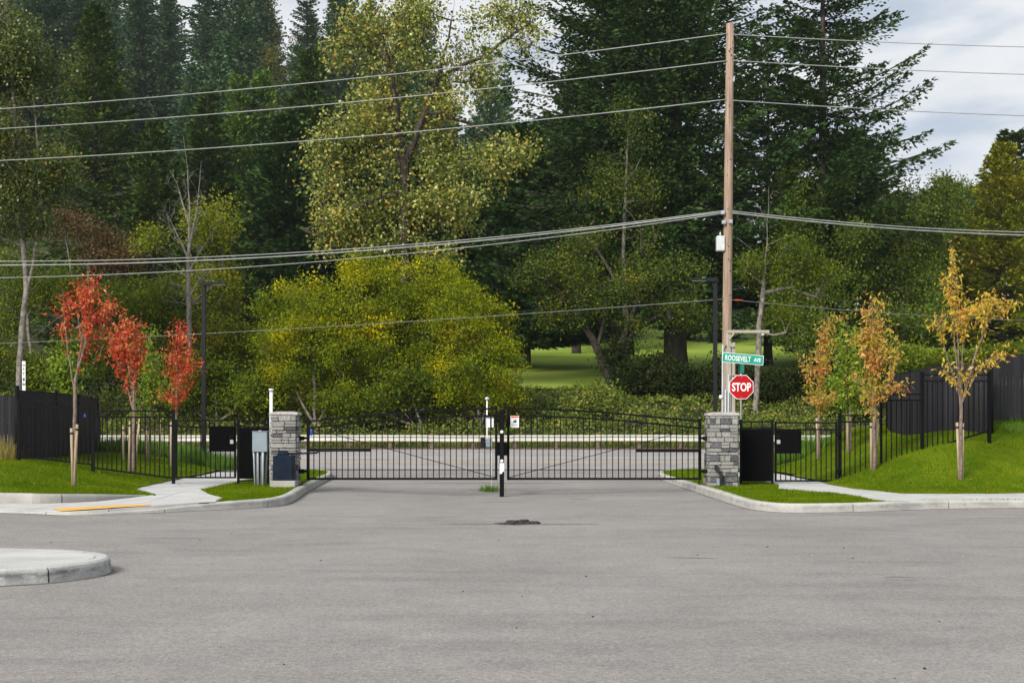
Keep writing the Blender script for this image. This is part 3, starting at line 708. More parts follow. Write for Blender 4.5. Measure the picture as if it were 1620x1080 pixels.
GD = 35.5
def leaf(xh, xc, label, s):
    """one arched leaf: xh hinge side, xc centre side"""
    d = GD; X = lambda px: (px - CX) * d / F; z = lambda py: H - (py - HY) * d / F
    g = thing('driveway_gate', label, 'gate', (X(xh), d, z(758)), 'arched driveway gate leaves')
    n = 32; zb = z(757)
    def arc(t, yo, yc): return z(yo + (yc - yo) * math.sin(t * math.pi / 2) ** 1.0)
    for yo, yc in ((666.5, 646.5), (677, 657.5)):
        m = MB(); pts = [(X(xh) + (X(xc) - X(xh)) * k / 24, arc(k / 24, yo, yc)) for k in range(25)]
        w = .022; v = []
        for x, zz in pts: v += [(x, d - w, zz - w), (x, d + w, zz - w), (x, d + w, zz + w), (x, d - w, zz + w)]
        f = [(4 * k + a, 4 * k + (a + 1) % 4, 4 * k + 4 + (a + 1) % 4, 4 * k + 4 + a) for k in range(24) for a in range(4)] + [(0, 1, 2, 3), (96, 97, 98, 99)]
        m.add(v, f).build('arched_rail', M['black'], g)
    MB().bar((X(xh), d, zb), (X(xc), d, zb), .05, .055).build('bottom_rail', M['black'], g)
    for k in range(1, n + 1):
        t = k / (n + 1); upright('picket', g, X(xh) + (X(xc) - X(xh)) * t, d, zb, arc(t, 677, 657.5), .022)
    for k in (4, 11, 18, 25): t = k / 33; upright('strut', g, X(xh) + (X(xc) - X(xh)) * t, d, arc(t, 677, 657.5), arc(t, 666.5, 646.5), .022)
    upright('stile', g, X(xh), d, zb - .03, z(664), .07); upright('stile', g, X(xc), d, zb - .03, z(644.5), .062)
    for px, py in ((xh, 664), (xc, 644.5)):
        x = X(px); MB().prism_z([(x + .042 * a, d + .042 * b) for a, b in ((-1, -1), (1, -1), (1, 1), (-1, 1))], z(py), z(py) + .03).build('stile_cap', M['black'], g, .008)
    MB().tube([(X(xh), d - .02, z(676)), (X(xc), d - .02, z(755))], .009, 6).build('tie_rod', M['black'], g)
    return g
gl = leaf(487.5, 785, 'arched black driveway gate leaf hung on the pillar with navy box', 1)
gr = leaf(1107, 804, 'arched black driveway gate leaf carrying a red headed notice', -1)
def gate_arm_bar(g, x0, x1, py):
    a = W(x0, py, GD - .06); b = W(x1, py, GD - .06); MB().bar(a, b, .07, .075).build('operator_bar', M['black'], g)
gate_arm_bar(gl, 487, 586, 711.5); gate_arm_bar(gr, 1006, 1107, 712.5)
for g, px, xp in ((gl, 487.5, 467), (gr, 1107, 1124)):
    for py in (693, 745):
        a = W(px, py, GD + .02); b = W(xp, py, GD + .02)
        MB().tube([a, tuple(a + (b - a) * .3), tuple(a + (b - a) * .3), b], [.028, .028, .055, .055], 10).build('hinge', M['black'], g)
# latch post and what is fixed to it
LD = 35.15
x, y, zt = W(794, 648, LD); zb = asz(x, LD)
lp = thing('latch_post', 'black square latch post with round reflectors between the gate leaves', 'post', (x, y, zb))
MB().box(x - .055, x + .055, y - .055, y + .055, zb - .2, zt).build('shaft', M['black'], lp, .006)
MB().tube([(x, y, zt - .01), (x, y, zt + .02), (x, y, zt + .04)], [.07, .06, .03], 12).build('cap', M['lampgrey'], lp)
z_ = W(0, 710, LD)[2]; MB().box(x - .13, x + .13, y - .02, y + .30, z_ - .16, z_ + .16).build('latch_plate', M['black_sheet'], lp, .01)
for py in (683, 729):
    z_ = W(0, py, LD)[2]; MB().tube([(x, y - .054, z_), (x, y - .068, z_)], .042, 14).build('reflector', M['white'], lp)
z0, z1 = W(0, 749, LD)[2], W(0, 732, LD)[2]
MB().prism_y([(x - .055, z0), (x + .0, z0), (x + .0, z0 + .03), (x + .02, z0 + .03), (x + .02, z0 + .06), (x + .056, z0 + .06), (x + .056, z1), (x - .05, z1)], y - .0595, y - .0562).build('torn_tape', M['white'], lp)
# thin white post behind the gate with its two boxes
d = 36.9; x, y, z_ = W(770.5, 631, d); zb = asz(x, d); x2 = W(778, 770, d)[0]
wp = thing('sensor_post', 'thin white sensor post with two small boxes behind the gate', 'post', (x, y, zb))
MB().tube([(x2, d, zb - .1), (x2 - .01, d, 1.1), (x, d, 1.4), (x, d, z_)], .018, 8).build('shaft', M['white'], wp)
MB().tube([(x, d, z_ - .02), (x, d, z_ + .02), (x, d, z_ + .05)], [.05, .055, .03], 10).build('sensor_head', M['paleg'], wp)
for (a, b, c, e, mt, nm) in ((760, 768, 691.5, 708, 'lampgrey', 'control_box'), (769, 779, 693, 707, 'cabinet', 'junction_box')):
    p = W(a, c, d); q = W(b, e, d); MB().box(p[0], q[0], d - .15, d - .03, q[2], p[2]).build(nm, M[mt], wp, .012)
p = W(760, 690, d); q = W(775, 689, d); MB().tube([(p[0] + .1, d - .06, p[2] - .1), (q[0], d - .03, q[2] - .1), (x, d, q[2] - .1)], .02, 6).build('bracket', M['lampgrey'], wp)
# notices on the gate
def text_mesh(name, s, size, mat, parent, loc, sx=1.0, bold=.0, spacing=1.0, extr=.002, rotz=0.0, roty=0.0):
    cu = bpy.data.curves.new(name, 'FONT'); cu.body = s; cu.size = size; cu.align_x = 'CENTER'; cu.align_y = 'CENTER'; cu.extrude = extr; cu.offset = bold; cu.space_character = spacing
    cu.resolution_u = 4
    o = bpy.data.objects.new(name, cu); COL.objects.link(o)
    dg = bpy.context.evaluated_depsgraph_get(); me = bpy.data.meshes.new_from_object(o.evaluated_get(dg))
    bpy.data.objects.remove(o)
    vs_ = np.array([v.co for v in me.vertices]); c = (vs_.min(0) + vs_.max(0)) / 2
    for v in me.vertices: v.co = ((v.co.x - c[0]) * sx, v.co.y - c[1], v.co.z - c[2])
    t = link(name, me, mat, parent, loc); t.rotation_euler = (R(90), roty, rotz); return t
def plate_sign(name, label, x0, x1, y0, y1, d, mat):
    a = W(x0, y0, d); b = W(x1, y1, d)
    r = thing(name, label, 'sign', ((a[0] + b[0]) / 2, d, b[2])); MB().box(a[0], b[0], d, d + .006, b[2], a[2]).build('board', mat, r); return r, a, b
plate_sign('notice_board', 'blank white notice facing away on the arched gate leaf', 767.5, 781, 658, 676, GD + .03, M['white'])
r_, a, b = plate_sign('notice_board', 'white camera notice with red header beside the latch post', 807.5, 821, 657.5, 676, GD - .06, M['white'])
MB().box(a[0] + .012, b[0] - .012, GD - .065, GD - .0605, a[2] - .048, a[2] - .010).build('header', M['orange'], r_)
cx_ = (a[0] + b[0]) / 2; cz_ = (a[2] + b[2]) / 2
MB().prism_y([(cx_ - .05, cz_ - .02), (cx_ + .045, cz_ - .02), (cx_ + .045, cz_ + .05), (cx_ + .02, cz_ + .05), (cx_ + .015, cz_ + .03), (cx_ - .02, cz_ + .035), (cx_ - .03, cz_ + .01)], GD - .065, GD - .0605).build('camera_pictogram', M['ink'], r_)
for k in range(3): MB().box(a[0] + .03, b[0] - .03, GD - .064, GD - .0605, cz_ - .055 - .025 * k, cz_ - .044 - .025 * k).build('print_line', M['greyprint'], r_)
MB().box(cx_ - .06, cx_ + .06, GD - .064, GD - .0605, cz_ + .065, cz_ + .075).build('print_line', M['greyprint'], r_)
p = W(490, 679, GD - .02); q = W(494.5, 688.5, GD - .02)
tag(MB().tube([(p[0] + .03, GD + .02, q[2]), (p[0] + .03, GD + .02, q[2] + .02), (p[0] + .03, GD + .02, p[2] - .02), (p[0] + .03, GD + .02, p[2])], [.03, .037, .037, .03], 12).build('blue_canister', M['blue'], None, 0, (p[0], GD, q[2])), 'small blue canister fixed to the gate leaf by the pillar', 'canister')
p = W(134, 656, FD - .03); tag(MB().prism_y([(p[0] - .02, p[2] - .05), (p[0] + .035, p[2] - .05), (p[0] + .01, p[2] + .01), (p[0] + .005, p[2] + .05), (p[0] - .01, p[2] + .02)], FD - .04, FD - .025).build('ribbon_scrap', M['blue'], None, 0, tuple(p)), 'scrap of blue ribbon tied to an iron picket', 'ribbon')

# gate operator: navy box on its pad, arm to the leaf
d = 34.55; p = W(431, 720, d); q = W(463.5, 760, d); zg = .13
op = thing('gate_operator', 'navy gate operator box on a concrete pad before the pillar', 'gate operator', ((p[0] + q[0]) / 2, d + .22, zg))
MB().box(p[0] - .05, q[0] + .06, d - .06, d + .55, zg - .06, q[2]).build('pad', M['kerb_old'], op, .012)
MB().prism_y([(p[0], q[2]), (q[0], q[2]), (q[0] - .01, p[2] - .03), (q[0] - .03, p[2]), (p[0] + .03, p[2]), (p[0] + .01, p[2] - .03)], d, d + .46).build('housing', M['navy'], op, .015)
a = W(442, 716, d + .2); b = W(454, 720, d + .2); MB().prism_y([(a[0] - .05, b[2]), (b[0] + .05, b[2]), (b[0], a[2] + .06), (a[0], a[2] + .06)], d + .12, d + .3).build('gearbox', M['navy'], op, .015)
pts = [W(451, 716.5, d + .2), W(478, 716.8, d + .25), W(501, 716, d + .45), W(506, 713, d + .55), W(585, 711.5, GD - .12)]
MB().tube(pts, .022, 8).build('arm', M['lampgrey'], op)
cb = [W(470, 768, 35), W(478, 765.5, 35.2), W(485, 760, 35.4), W(487, 756, GD)]
tag(MB().tube(cb, .012, 6).build('gate_cable', M['black'], None, 0, tuple(cb[0])), 'thin black cable looping to the gate leaf from the navy box pillar', 'cable')
cb = [W(1120, 769, 35), W(1112, 769.5, 35.2), W(1105, 765, 35.4), W(1107, 756, GD)]
tag(MB().tube(cb, .012, 6).build('gate_cable', M['black'], None, 0, tuple(cb[0])), 'thin black cable looping to the notice carrying gate leaf', 'cable')
# operator hidden behind the right pillar, and the fittings on its face
d = 36.05; p = W(1117.5, 717, d); q = W(1124, 766, d)
o2 = thing('gate_operator', 'dark gate operator housing half hidden behind the stone pillar', 'gate operator', (q[0], d + .2, .13))
MB().box(p[0], q[0] + .25, d, d + .4, q[2] + .15, p[2]).build('housing', M['navy'], o2, .015)
MB().box(p[0] - .03, q[0] + .28, d - .03, d + .43, .1, q[2] + .148).build('pad', M['kerb_old'], o2, .01)
d = 35.06
fx = thing('pillar_fitting', 'black and grey photo eye fitted low on the stone pillar', 'photo eye', tuple(W(1137, 770, d)))
for (a_, b_, c_, e_, mt, nm) in ((1131.5, 1136.5, 736, 743, 'ink', 'eye_hood'), (1139.5, 1142.5, 745, 771, 'ink', 'mounting_post'), (1134.5, 1138.5, 757, 768, 'cabinet', 'junction_box')):
    p = W(a_, c_, d); q = W(b_, e_, d); MB().box(p[0], q[0], d - .02, d + .16, q[2], p[2]).build(nm, M[mt], fx, .008)
# meter cabinet on conduits
d = 35.55; p = W(399, 682.5, d); q = W(422.5, 714.5, d)
mc = thing('meter_cabinet', 'grey steel cabinet on conduit legs before the black panel', 'cabinet', ((p[0] + q[0]) / 2, d + .1, .13))
bx_ = MB().box(p[0], q[0], d, d + .22, q[2], p[2]).build('box', M['cabinet'], mc, .01)
MB().box(p[0] - .012, q[0] + .012, d - .012, d + .235, p[2], p[2] + .014).build('lid', M['cabinet'], bx_, .004)
MB().box((p[0] + q[0]) / 2 - .03, (p[0] + q[0]) / 2 + .03, d + .03, d + .1, p[2] + .014, p[2] + .035).build('latch', M['galv'], bx_)
for i, (a_, b_) in enumerate(((400.5, 403), (403.8, 405.5), (407, 408.3), (411, 411.5), (415.5, 415.3), (420.5, 418.5))):
    t0 = W(a_, 714, d); t1 = W(b_, 766, d); yy = d + .05 + .12 * (i % 2)
    MB().tube([(t0[0], yy, t0[2] + .02), (t0[0] * .7 + t1[0] * .3, yy, t0[2] - .15), (t1[0], yy, .08)], .034 if i == 4 else .022, 8).build('conduit', M['conduit'], mc)
# white capped pipe behind left pillar
d = 36.3; x, y, z_ = W(429, 616, d)
vp = thing('vent_pipe', 'white capped pipe rising behind the stone pillar with navy box', 'pipe', (x, d, .13))
MB().tube([(x, d, .08), (x, d, z_)], .042, 12).build('pipe', M['white'], vp)
MB().tube([(x, d, z_ - .06), (x, d, z_ - .02), (x, d, z_ - .019), (x, d, z_ + .02)], [.055, .055, .065, .065], 12).build('cap', M['white'], vp)

# ------------------------------------------------------------------ slatted chain link fences
def slat_fence(label, path, zf, hgt, step, name='slat_fence', tall=None):
    C = resample(catmull(path, 10), step)
    x0, y0 = C[0, :2]; z0 = float(zf(x0, y0))
    g = thing(name, label, 'fence', (x0, y0, z0))
    me = unit_bar(M['black_slat']); me.name = 'slat'
    for i in range(len(C) - 1):
        c = (C[i, :2] + C[i + 1, :2]) / 2; t = C[i + 1, :2] - C[i, :2]; z = float(zf(*c))
        o = link('slat', me, None, g, (c[0] - x0, c[1] - y0, z - z0 - .03)); o.rotation_euler = (0, rnd.uniform(-.003, .003), math.atan2(t[1], t[0]) + rnd.uniform(-.05, .05))
        o.scale = (step * .93, .012, hgt + rnd.uniform(-.004, .006))
    for f_ in (.03, .5, .985):
        m = MB(); m.tube([(c[0], c[1] + .02, float(zf(*c[:2])) + hgt * f_) for c in C[::4]] + [(C[-1, 0], C[-1, 1] + .02, float(zf(*C[-1, :2])) + hgt * f_)], .018 if f_ > .9 else .008, 6); m.build('rail' if f_ > .9 else 'tension_wire', M['black'], g)
    n = max(2, int(len(C) * step / 2.6))
    for k in range(n + 1):
        c = C[min(len(C) - 1, int(k * (len(C) - 1) / n))]; z = float(zf(*c[:2]))
        if tall and k == 0:
            MB().tube([(c[0], c[1], z - .3), (c[0], c[1], z + hgt + tall)], .06, 10).build('post', M['black'], g)
        else: MB().tube([(c[0], c[1] + .05, z - .3), (c[0], c[1] + .05, z + hgt + .02)], .032, 8).build('post', M['black'], g)
    return g
slat_fence('dark slatted fence curving behind the left iron fence', [(-13.05, 37.5), (-12.9, 40), (-13.2, 43.7), (-13.9, 47.5), (-14.8, 51)], lawn_zl, 1.86, .085, tall=.10)
slat_fence('dark slatted fence curving over the right lawn crest', [(12.63, 37.5), (11.75, 38.2), (11.2, 39.6), (11.3, 42), (11.9, 45), (12.9, 48.6)], lawn_zr, 1.80, .085, tall=.06)
slat_fence('straight dark slatted fence running out from the left iron fence', [(-13.1, 38.6), (-17, 38.8), (-22, 39)], lambda x, y: float(lawn_zl(x, y)) + .02, 1.72, .10)
slat_fence('straight dark slatted fence on the raised ground beyond the right lawn', [(12.8, 38.2), (16, 38.6), (21, 39)], lambda x, y: float(lawn_zr(min(x, 12.9), 38)) + .25 + .05 * (x - 12.8), 1.72, .10)

# ------------------------------------------------------------------ guard rail
gd = 65.0
gz = .60
gr_ = thing('guard_rail', 'weathered pale guard rail on the far side of the road', 'guard rail', (0, gd, gz))
prof = [(0, -.155), (-.05, -.13), (-.055, -.09), (-.005, -.03), (-.005, .03), (-.055, .09), (-.05, .13), (0, .155)]
for i in range(-14, 17):
    x0 = i * 3.8; m = MB(); z = gz + .50 + .012 * math.sin(i * 1.7)
    v = [(x0 + xx, gd + p_[0], z + p_[1]) for xx in (0, 3.82) for p_ in prof] + [(x0 + xx, gd + p_[0] + .012, z + p_[1]) for xx in (0, 3.82) for p_ in prof]
    f = [(k, k + 1, k + 9, k + 8) for k in range(7)] + [(16 + k, 24 + k, 25 + k, 17 + k) for k in range(7)] + [(0, 8, 24, 16), (7, 23, 31, 15)]
    m.add(v, f); m.build('beam', M['rail'], gr_)
    for q in (.05, 1.95): MB().box(x0 + q, x0 + q + .15, gd + .013, gd + .2, gz - .3, z + .14).build('post', M['postwood'], gr_, .01)

# ------------------------------------------------------------------ signs, lamps, utility pole
d = 45.0; sx_, sy_, sz_ = W(1173, 612, d); zg = float(lawn_zr(sx_, d))
xs_, _, zs_ = W(1175, 567.5, d)
sg = thing('stop_sign', 'red STOP sign below a green street name sign on one post', 'sign', (sx_, d, zg))
MB().tube([(sx_, d + .05, zg - .2), (sx_ - .01, d + .05, sz_ + .2), (xs_ - .02, d + .05, zs_ + .1)], .03, 8).build('post', M['galv'], sg)
def octo(r): return [(sx_ + r * math.cos(math.pi / 8 + k * math.pi / 4), sz_ + r * math.sin(math.pi / 8 + k * math.pi / 4)) for k in range(8)]
fc = MB().prism_y(octo(.413), d, d + .006).build('face', M['white'], sg)
MB().prism_y(octo(.392), d - .004, d - .0005).build('red_field', M['red'], fc)
L0 = OFF[fc]
text_mesh('lettering', 'STOP', .36, M['white'], fc, (sx_ - L0.x, d - .007 - L0.y, sz_ - L0.z), .70, .010)
for s in (-1, 1): MB().tube([(sx_, d - .006, sz_ + s * .31), (sx_, d - .014, sz_ + s * .31)], .012, 8).build('bolt', M['galv'], fc)
# street name blade, slightly tilted
rot = math.atan2(-5.5, 65)
bl = link('name_blade', bpy.data.meshes.new('name_blade'), None, sg, (xs_ - sx_, d - .03 - d, zs_ - zg)); bl.rotation_euler = (0, -rot, 0)
def rrect(w, h, r, n=5):
    o = []
    for cx0, cz0, a0 in ((w - r, h - r, 0), (-w + r, h - r, 90), (-w + r, -h + r, 180), (w - r, -h + r, 270)):
        for k in range(n): a = R(a0 + 90 * k / (n - 1)); o.append((cx0 + r * math.cos(a), cz0 + r * math.sin(a)))
    return o
def local_prism(name, outline, y0, y1, mat, parent):
    m = MB(); m.prism_y(outline, y0, y1); me = bpy.data.meshes.new(name); me.from_pydata(m.v, [], m.f); o = link(name, me, mat, parent); return o
tmp = MB().prism_y(rrect(.655, .155, .03), 0, .004); bl.data.from_pydata(tmp.v, [], tmp.f); bl.data.materials.append(M['white'])
local_prism('green_field', rrect(.638, .138, .025), -.004, -.0005, M['green'], bl)
text_mesh('lettering', 'ROOSEVELT', .235, M['white'], bl, (-.155, -.007, .0), .62, .006, 1.05)
text_mesh('lettering', 'AVE', .165, M['white'], bl, (.455, -.007, .0), .70, .006, 1.05)
p = W(1170.5, 576, d); q = W(1178, 590, d)
b2 = MB().box(p[0] + .02, q[0] - .02, d - .04, d + .45, q[2], p[2]).build('cross_blade', M['sgreen'], sg, .004)
# upright white sign behind the left fence
d = 39.2; a = W(35, 571, d); b = W(40.2, 616, d); zg = float(lawn_zl(a[0], d))
us = thing('marker_sign', 'narrow white upright marker sign behind the left slatted fence', 'sign', ((a[0] + b[0]) / 2, d, zg))
bd = MB().box(a[0], b[0], d, d + .01, zg + .2, a[2]).build('board', M['white'], us)
MB().box(a[0] + .02, b[0] - .02, d + .011, d + .05, zg - .2, zg + 1.6).build('post', M['stake'], us)
cxm = (a[0] + b[0]) / 2
for ch, py in (('S', 583.5), ('T', 591), ('W', 608)):
    text_mesh('lettering', ch, .10, M['ink'], us, (0, -.004, W(0, py, d)[2] - zg), .75, .003)
MB().box(cxm - .026, cxm + .026, d - .004, d - .0005, W(0, 602.5, d)[2], W(0, 597.5, d)[2]).build('black_square', M['sgreen'], us)
MB().box(a[0] + .012, b[0] - .012, d - .004, d - .0005, W(0, 578.5, d)[2], W(0, 577, d)[2]).build('black_bar', M['ink'], us)

def lamp(px, ytop, d, tip, label):
    x, y, z = W(px, ytop, d); zg = float(verge(x, y)); s = 1 if tip > px else -1
    g = thing('street_lamp', label, 'street lamp', (x, y, zg)); w = .065
    MB().box(x - w, x + w, y - w, y + w, zg - .3, z).build('pole', M['lampgrey'], g, .006)
    MB().box(x - .15, x + .15, y - .15, y + .15, zg - .05, zg + .03).build('base_plate', M['lampgrey'], g, .01)
    L = abs(tip - px) * d / F; za = z - .07
    hd = MB().prism_y([(x + s * .0, za - .10), (x + s * .22, za - .055), (x + s * L, za - .035), (x + s * L, za + .0), (x + s * .2, za + .03), (x, za + .03)], y - .14, y + .14).build('lamp_head', M['lampgrey'], g, .008)
    MB().tube([(x + s * .42 * L, y, za + .02), (x + s * .42 * L, y, za + .09)], .04, 10).build('photocell', M['sgreen'], hd)
    MB().box(min(x + s * .3, x + s * (L - .08)), max(x + s * .3, x + s * (L - .08)), y - .1, y + .1, za - .058, za - .046).build('lens', M['paleg'], hd)
lamp(322.5, 444.5, 47.5, 360, 'dark street lamp standing behind the left pedestrian gate')
lamp(1131.5, 438.5, 47.5, 1091, 'dark street lamp standing beside the wooden utility pole')

PD = 52.0
def P3(px, py, d=PD): return W(px, py, d)
pb = P3(1148, 742); pt = P3(1155, 38)
up = thing('utility_pole', 'tall brown wooden utility pole with service wires', 'utility pole', (pb[0], PD, 0.05))
def polex(z): return pb[0] + (pt[0] - pb[0]) * (z - .05) / (pt[2] - .05)
MB().tube([(polex(z), PD, z) for z in (-.5, 3, 6, 10, 14, pt[2])], [.185, .178, .17, .16, .148, .138], 14).build('shaft', M['pole'], up)
p = P3(1163, 130); MB().prism_y([(polex(14) + .03, p[2] - .05), (polex(14) + .17, p[2] - .0), (polex(14) + .2, p[2] + .22), (polex(14) + .1, p[2] + .14)], PD - .1, PD - .02).build('bracket', M['galv'], up, .01)
tp = P3(1133, 374); tq = P3(1145.5, 397.5)
tr = MB().box(tp[0], tq[0], PD - .2, PD + .1, tq[2], tp[2]).build('transformer_box', M['paleg'], up, .015)
MB().box(tq[0], polex(8) + .0, PD - .06, PD - .0, tp[2] - .17, tp[2] - .10).build('arm', M['paleg'], tr)
MB().box(tq[0], polex(8) + .0, PD - .06, PD - .0, tq[2] + .08, tq[2] + .14).build('arm', M['paleg'], tr)
MB().tube([((tp[0] + tq[0]) / 2, PD - .05, tp[2]), ((tp[0] + tq[0]) / 2, PD - .05, tp[2] + .1), ((tp[0] + tq[0]) / 2, PD - .05, tp[2] + .17)], [.05, .03, .015], 8).build('bushing', M['galv'], tr)
z_ = P3(0, 338)[2]
for dx, dz in ((-.24, .0), (-.2, -.35), (.05, -.33)):
    MB().box(polex(z_) + dx - .06, polex(z_) + dx + .08, PD - .25, PD - .12, z_ + dz - .06, z_ + dz + .08).build('clamp', M['galv'], up, .012)
rs_ = random.Random(5)
for k in range(26):
    z = rs_.uniform(4, pt[2] - .5); xx = polex(z) + rs_.uniform(-.08, .08); MB().tube([(xx, PD - .155, z), (xx, PD - .172, z)], rs_.uniform(.012, .028), 6).build('bolt', M['ink'], up)
# wooden service frame with meter planks
fr = thing('service_frame', 'grey weathered service frame with conduits before the utility pole', 'service frame', tuple(P3(1152, 745, 51.3)))
fd = 51.3
def plank(x0, x1, y0, y1, dd=.06, y_off=0.0, nm='plank', mt='plank'):
    a = W(x0, y0, fd); b = W(x1, y1, fd); MB().box(a[0], b[0], fd + y_off, fd + y_off + dd, b[2], a[2]).build(nm, M[mt], fr, .008)
plank(1148.5, 1156.5, 523, 745, .09, 0); plank(1158, 1163.5, 541.5, 745, .07, .03); plank(1154, 1163, 543, 549, .03, -.035, 'cleat'); plank(1157, 1164, 592, 594, .03, -.03, 'cleat')
a = W(1151, 523, fd); b = W(1217, 526, fd); MB().box(a[0], b[0], fd - .05, fd + .05, b[2] - .02, a[2] + .02).build('arm', M['plank'], fr, .008)
MB().bar(tuple(W(1154, 536, fd - .06)), tuple(W(1161, 527, fd - .06)), .05, .06).build('brace', M['plank'], fr)
p = W(1207, 529, fd); MB().tube([(p[0], fd, p[2] + .03), (p[0], fd, p[2] - .03)], [.05, .07], 8).build('lamp_bracket', M['paleg'], fr)
for px, y0 in ((1143.5, 545), (1148, 616), (1152.8, 592)):
    a = W(px, y0, fd - .05); b = W(px - 1, 745, fd - .05); MB().tube([tuple(a), tuple(b)], .032, 8).build('conduit', M['conduit'], fr)
MB().tube([tuple(W(1149, 546, fd - .03)), tuple(W(1145, 556, fd - .05)), tuple(W(1144, 600, fd - .05))], .016, 6).build('wire', M['ink'], fr)
p = W(1140, 628, fd); MB().tube([(p[0] - .05, fd - .05, p[2]), (p[0] + .06, fd - .05, p[2])], .075, 10).build('meter_head', M['white'], fr)

M['wire'] = noisy('pale_cable', (.26, .28, .27), (.36, .37, .36), 2, .6)
M['wire_d'] = noisy('dark_cable', (.12, .13, .12), (.2, .2, .19), 2, .6)
def wire(a, b, r, sag, label, mat='wire', group=None, n=64):
    a = np.array(a, float); b = np.array(b, float); sag = sag * 4 + .05; b = a + 2 * (b + np.array((0, 0, sag)) - a)   # runs on to the next pole, well past b
    pts = [tuple(a + (b - a) * t - np.array((0, 0, sag * 4 * t * (1 - t)))) for t in np.linspace(0, 1, n)]
    o = MB().tube(pts, r, 5).build('overhead_wire', M[mat], None, 0, tuple(a)); tag(o, label, 'wire', group)
def pole_at(py): z = P3(0, py)[2]; return (polex(z), PD - .12, z)
lb = ['topmost overhead wire left of the utility pole', 'second overhead wire left of the utility pole', 'third overhead wire left of the utility pole']
for i, (yl, yp, yr, py2) in enumerate(((172, 54, 73.5, 56), (203, 97, 117, 97), (253, 158, 182.5, 160))):
    e = W(-40, yl + 3, 58); wire(pole_at(yp), e, .018, .25, lb[i])
    e = W(1660, yr + 2, 58); wire(pole_at(py2), e, .018, .05, lb[i].replace('left', 'right'))
low = [('thick lower cable of the bundle left of the utility pole', 411, 333, .016), ('thick middle cable of the bundle left of the utility pole', 417.5, 335, .022), ('lowest cable of the bundle left of the utility pole', 438, 337, .014)]
for lab, yl, yp, r_ in low: wire(pole_at(yp), W(-40, yl + 2, 57), r_, .5, lab)
for lab, yp, yr, r_ in (('upper cable of the bundle right of the utility pole', 334, 365, .02), ('lower cable of the bundle right of the utility pole', 337, 370, .026)):
    wire(pole_at(yp), W(1660, yr + 3, 58), r_, .15, lab)
wire(pole_at(473), W(-40, 545, 57), .012, .12, 'thin low wire left of the utility pole crossing the yellow bush', 'wire_d')
wire(pole_at(474), W(1660, 508, 56), .012, .10, 'thin low wire right of the utility pole', 'wire_d')
p = P3(1168, 475); tag(MB().tube([(p[0] - .15, PD - .12, p[2] + .005), (p[0] + .15, PD - .12, p[2] - .008)], .022, 6).build('wire_marker', M['orange'], None, 0, (p[0], PD - .12, p[2])), 'small orange marker sleeve on the low wire', 'wire marker')

# ------------------------------------------------------------------ vegetation builders
def unit(a): return a / np.maximum(np.linalg.norm(a, axis=-1, keepdims=True), 1e-9)
def kites(P, A, L, Wd, g, bias=None, wide=.42):
    """leaf-shaped quads: base P, axis A, length L, width Wd"""
    A = unit(A); n = len(P); r = g.normal(size=(n, 3))
    if bias is not None: r = r + bias
    B = unit(np.cross(A, r)); L = np.broadcast_to(L, (n,))[:, None]; Wd = np.broadcast_to(Wd, (n,))[:, None]
    mid = P + A * L * wide
    return np.stack([P, mid + B * Wd / 2, P + A * L, mid - B * Wd / 2], 1)
def frustums(A, B, ra, rb, n=5):
    """n-sided tapered tubes from A to B, as separate rings"""
    A = np.asarray(A, float); B = np.asarray(B, float); t = unit(B - A)
    up = np.where(np.abs(t[:, 2:3]) < .9, np.array([[0, 0, 1.0]]), np.array([[0, 1.0, 0]]))
    u = unit(np.cross(t, up)); w = np.cross(t, u); an = 2 * np.pi * np.arange(n) / n
    ring = np.cos(an)[None, :, None] * u[:, None, :] + np.sin(an)[None, :, None] * w[:, None, :]
    ra = np.asarray(ra)[:, None, None]; rb = np.asarray(rb)[:, None, None]
    V = np.concatenate([A[:, None] + ring * ra, B[:, None] + ring * rb], 1).reshape(-1, 3)
    m = len(A); k = np.arange(n); q = np.stack([k, (k + 1) % n, (k + 1) % n + n, k + n], 1)
    Q = (q[None] + (np.arange(m) * 2 * n)[:, None, None]).reshape(-1, 4)
    return V, Q

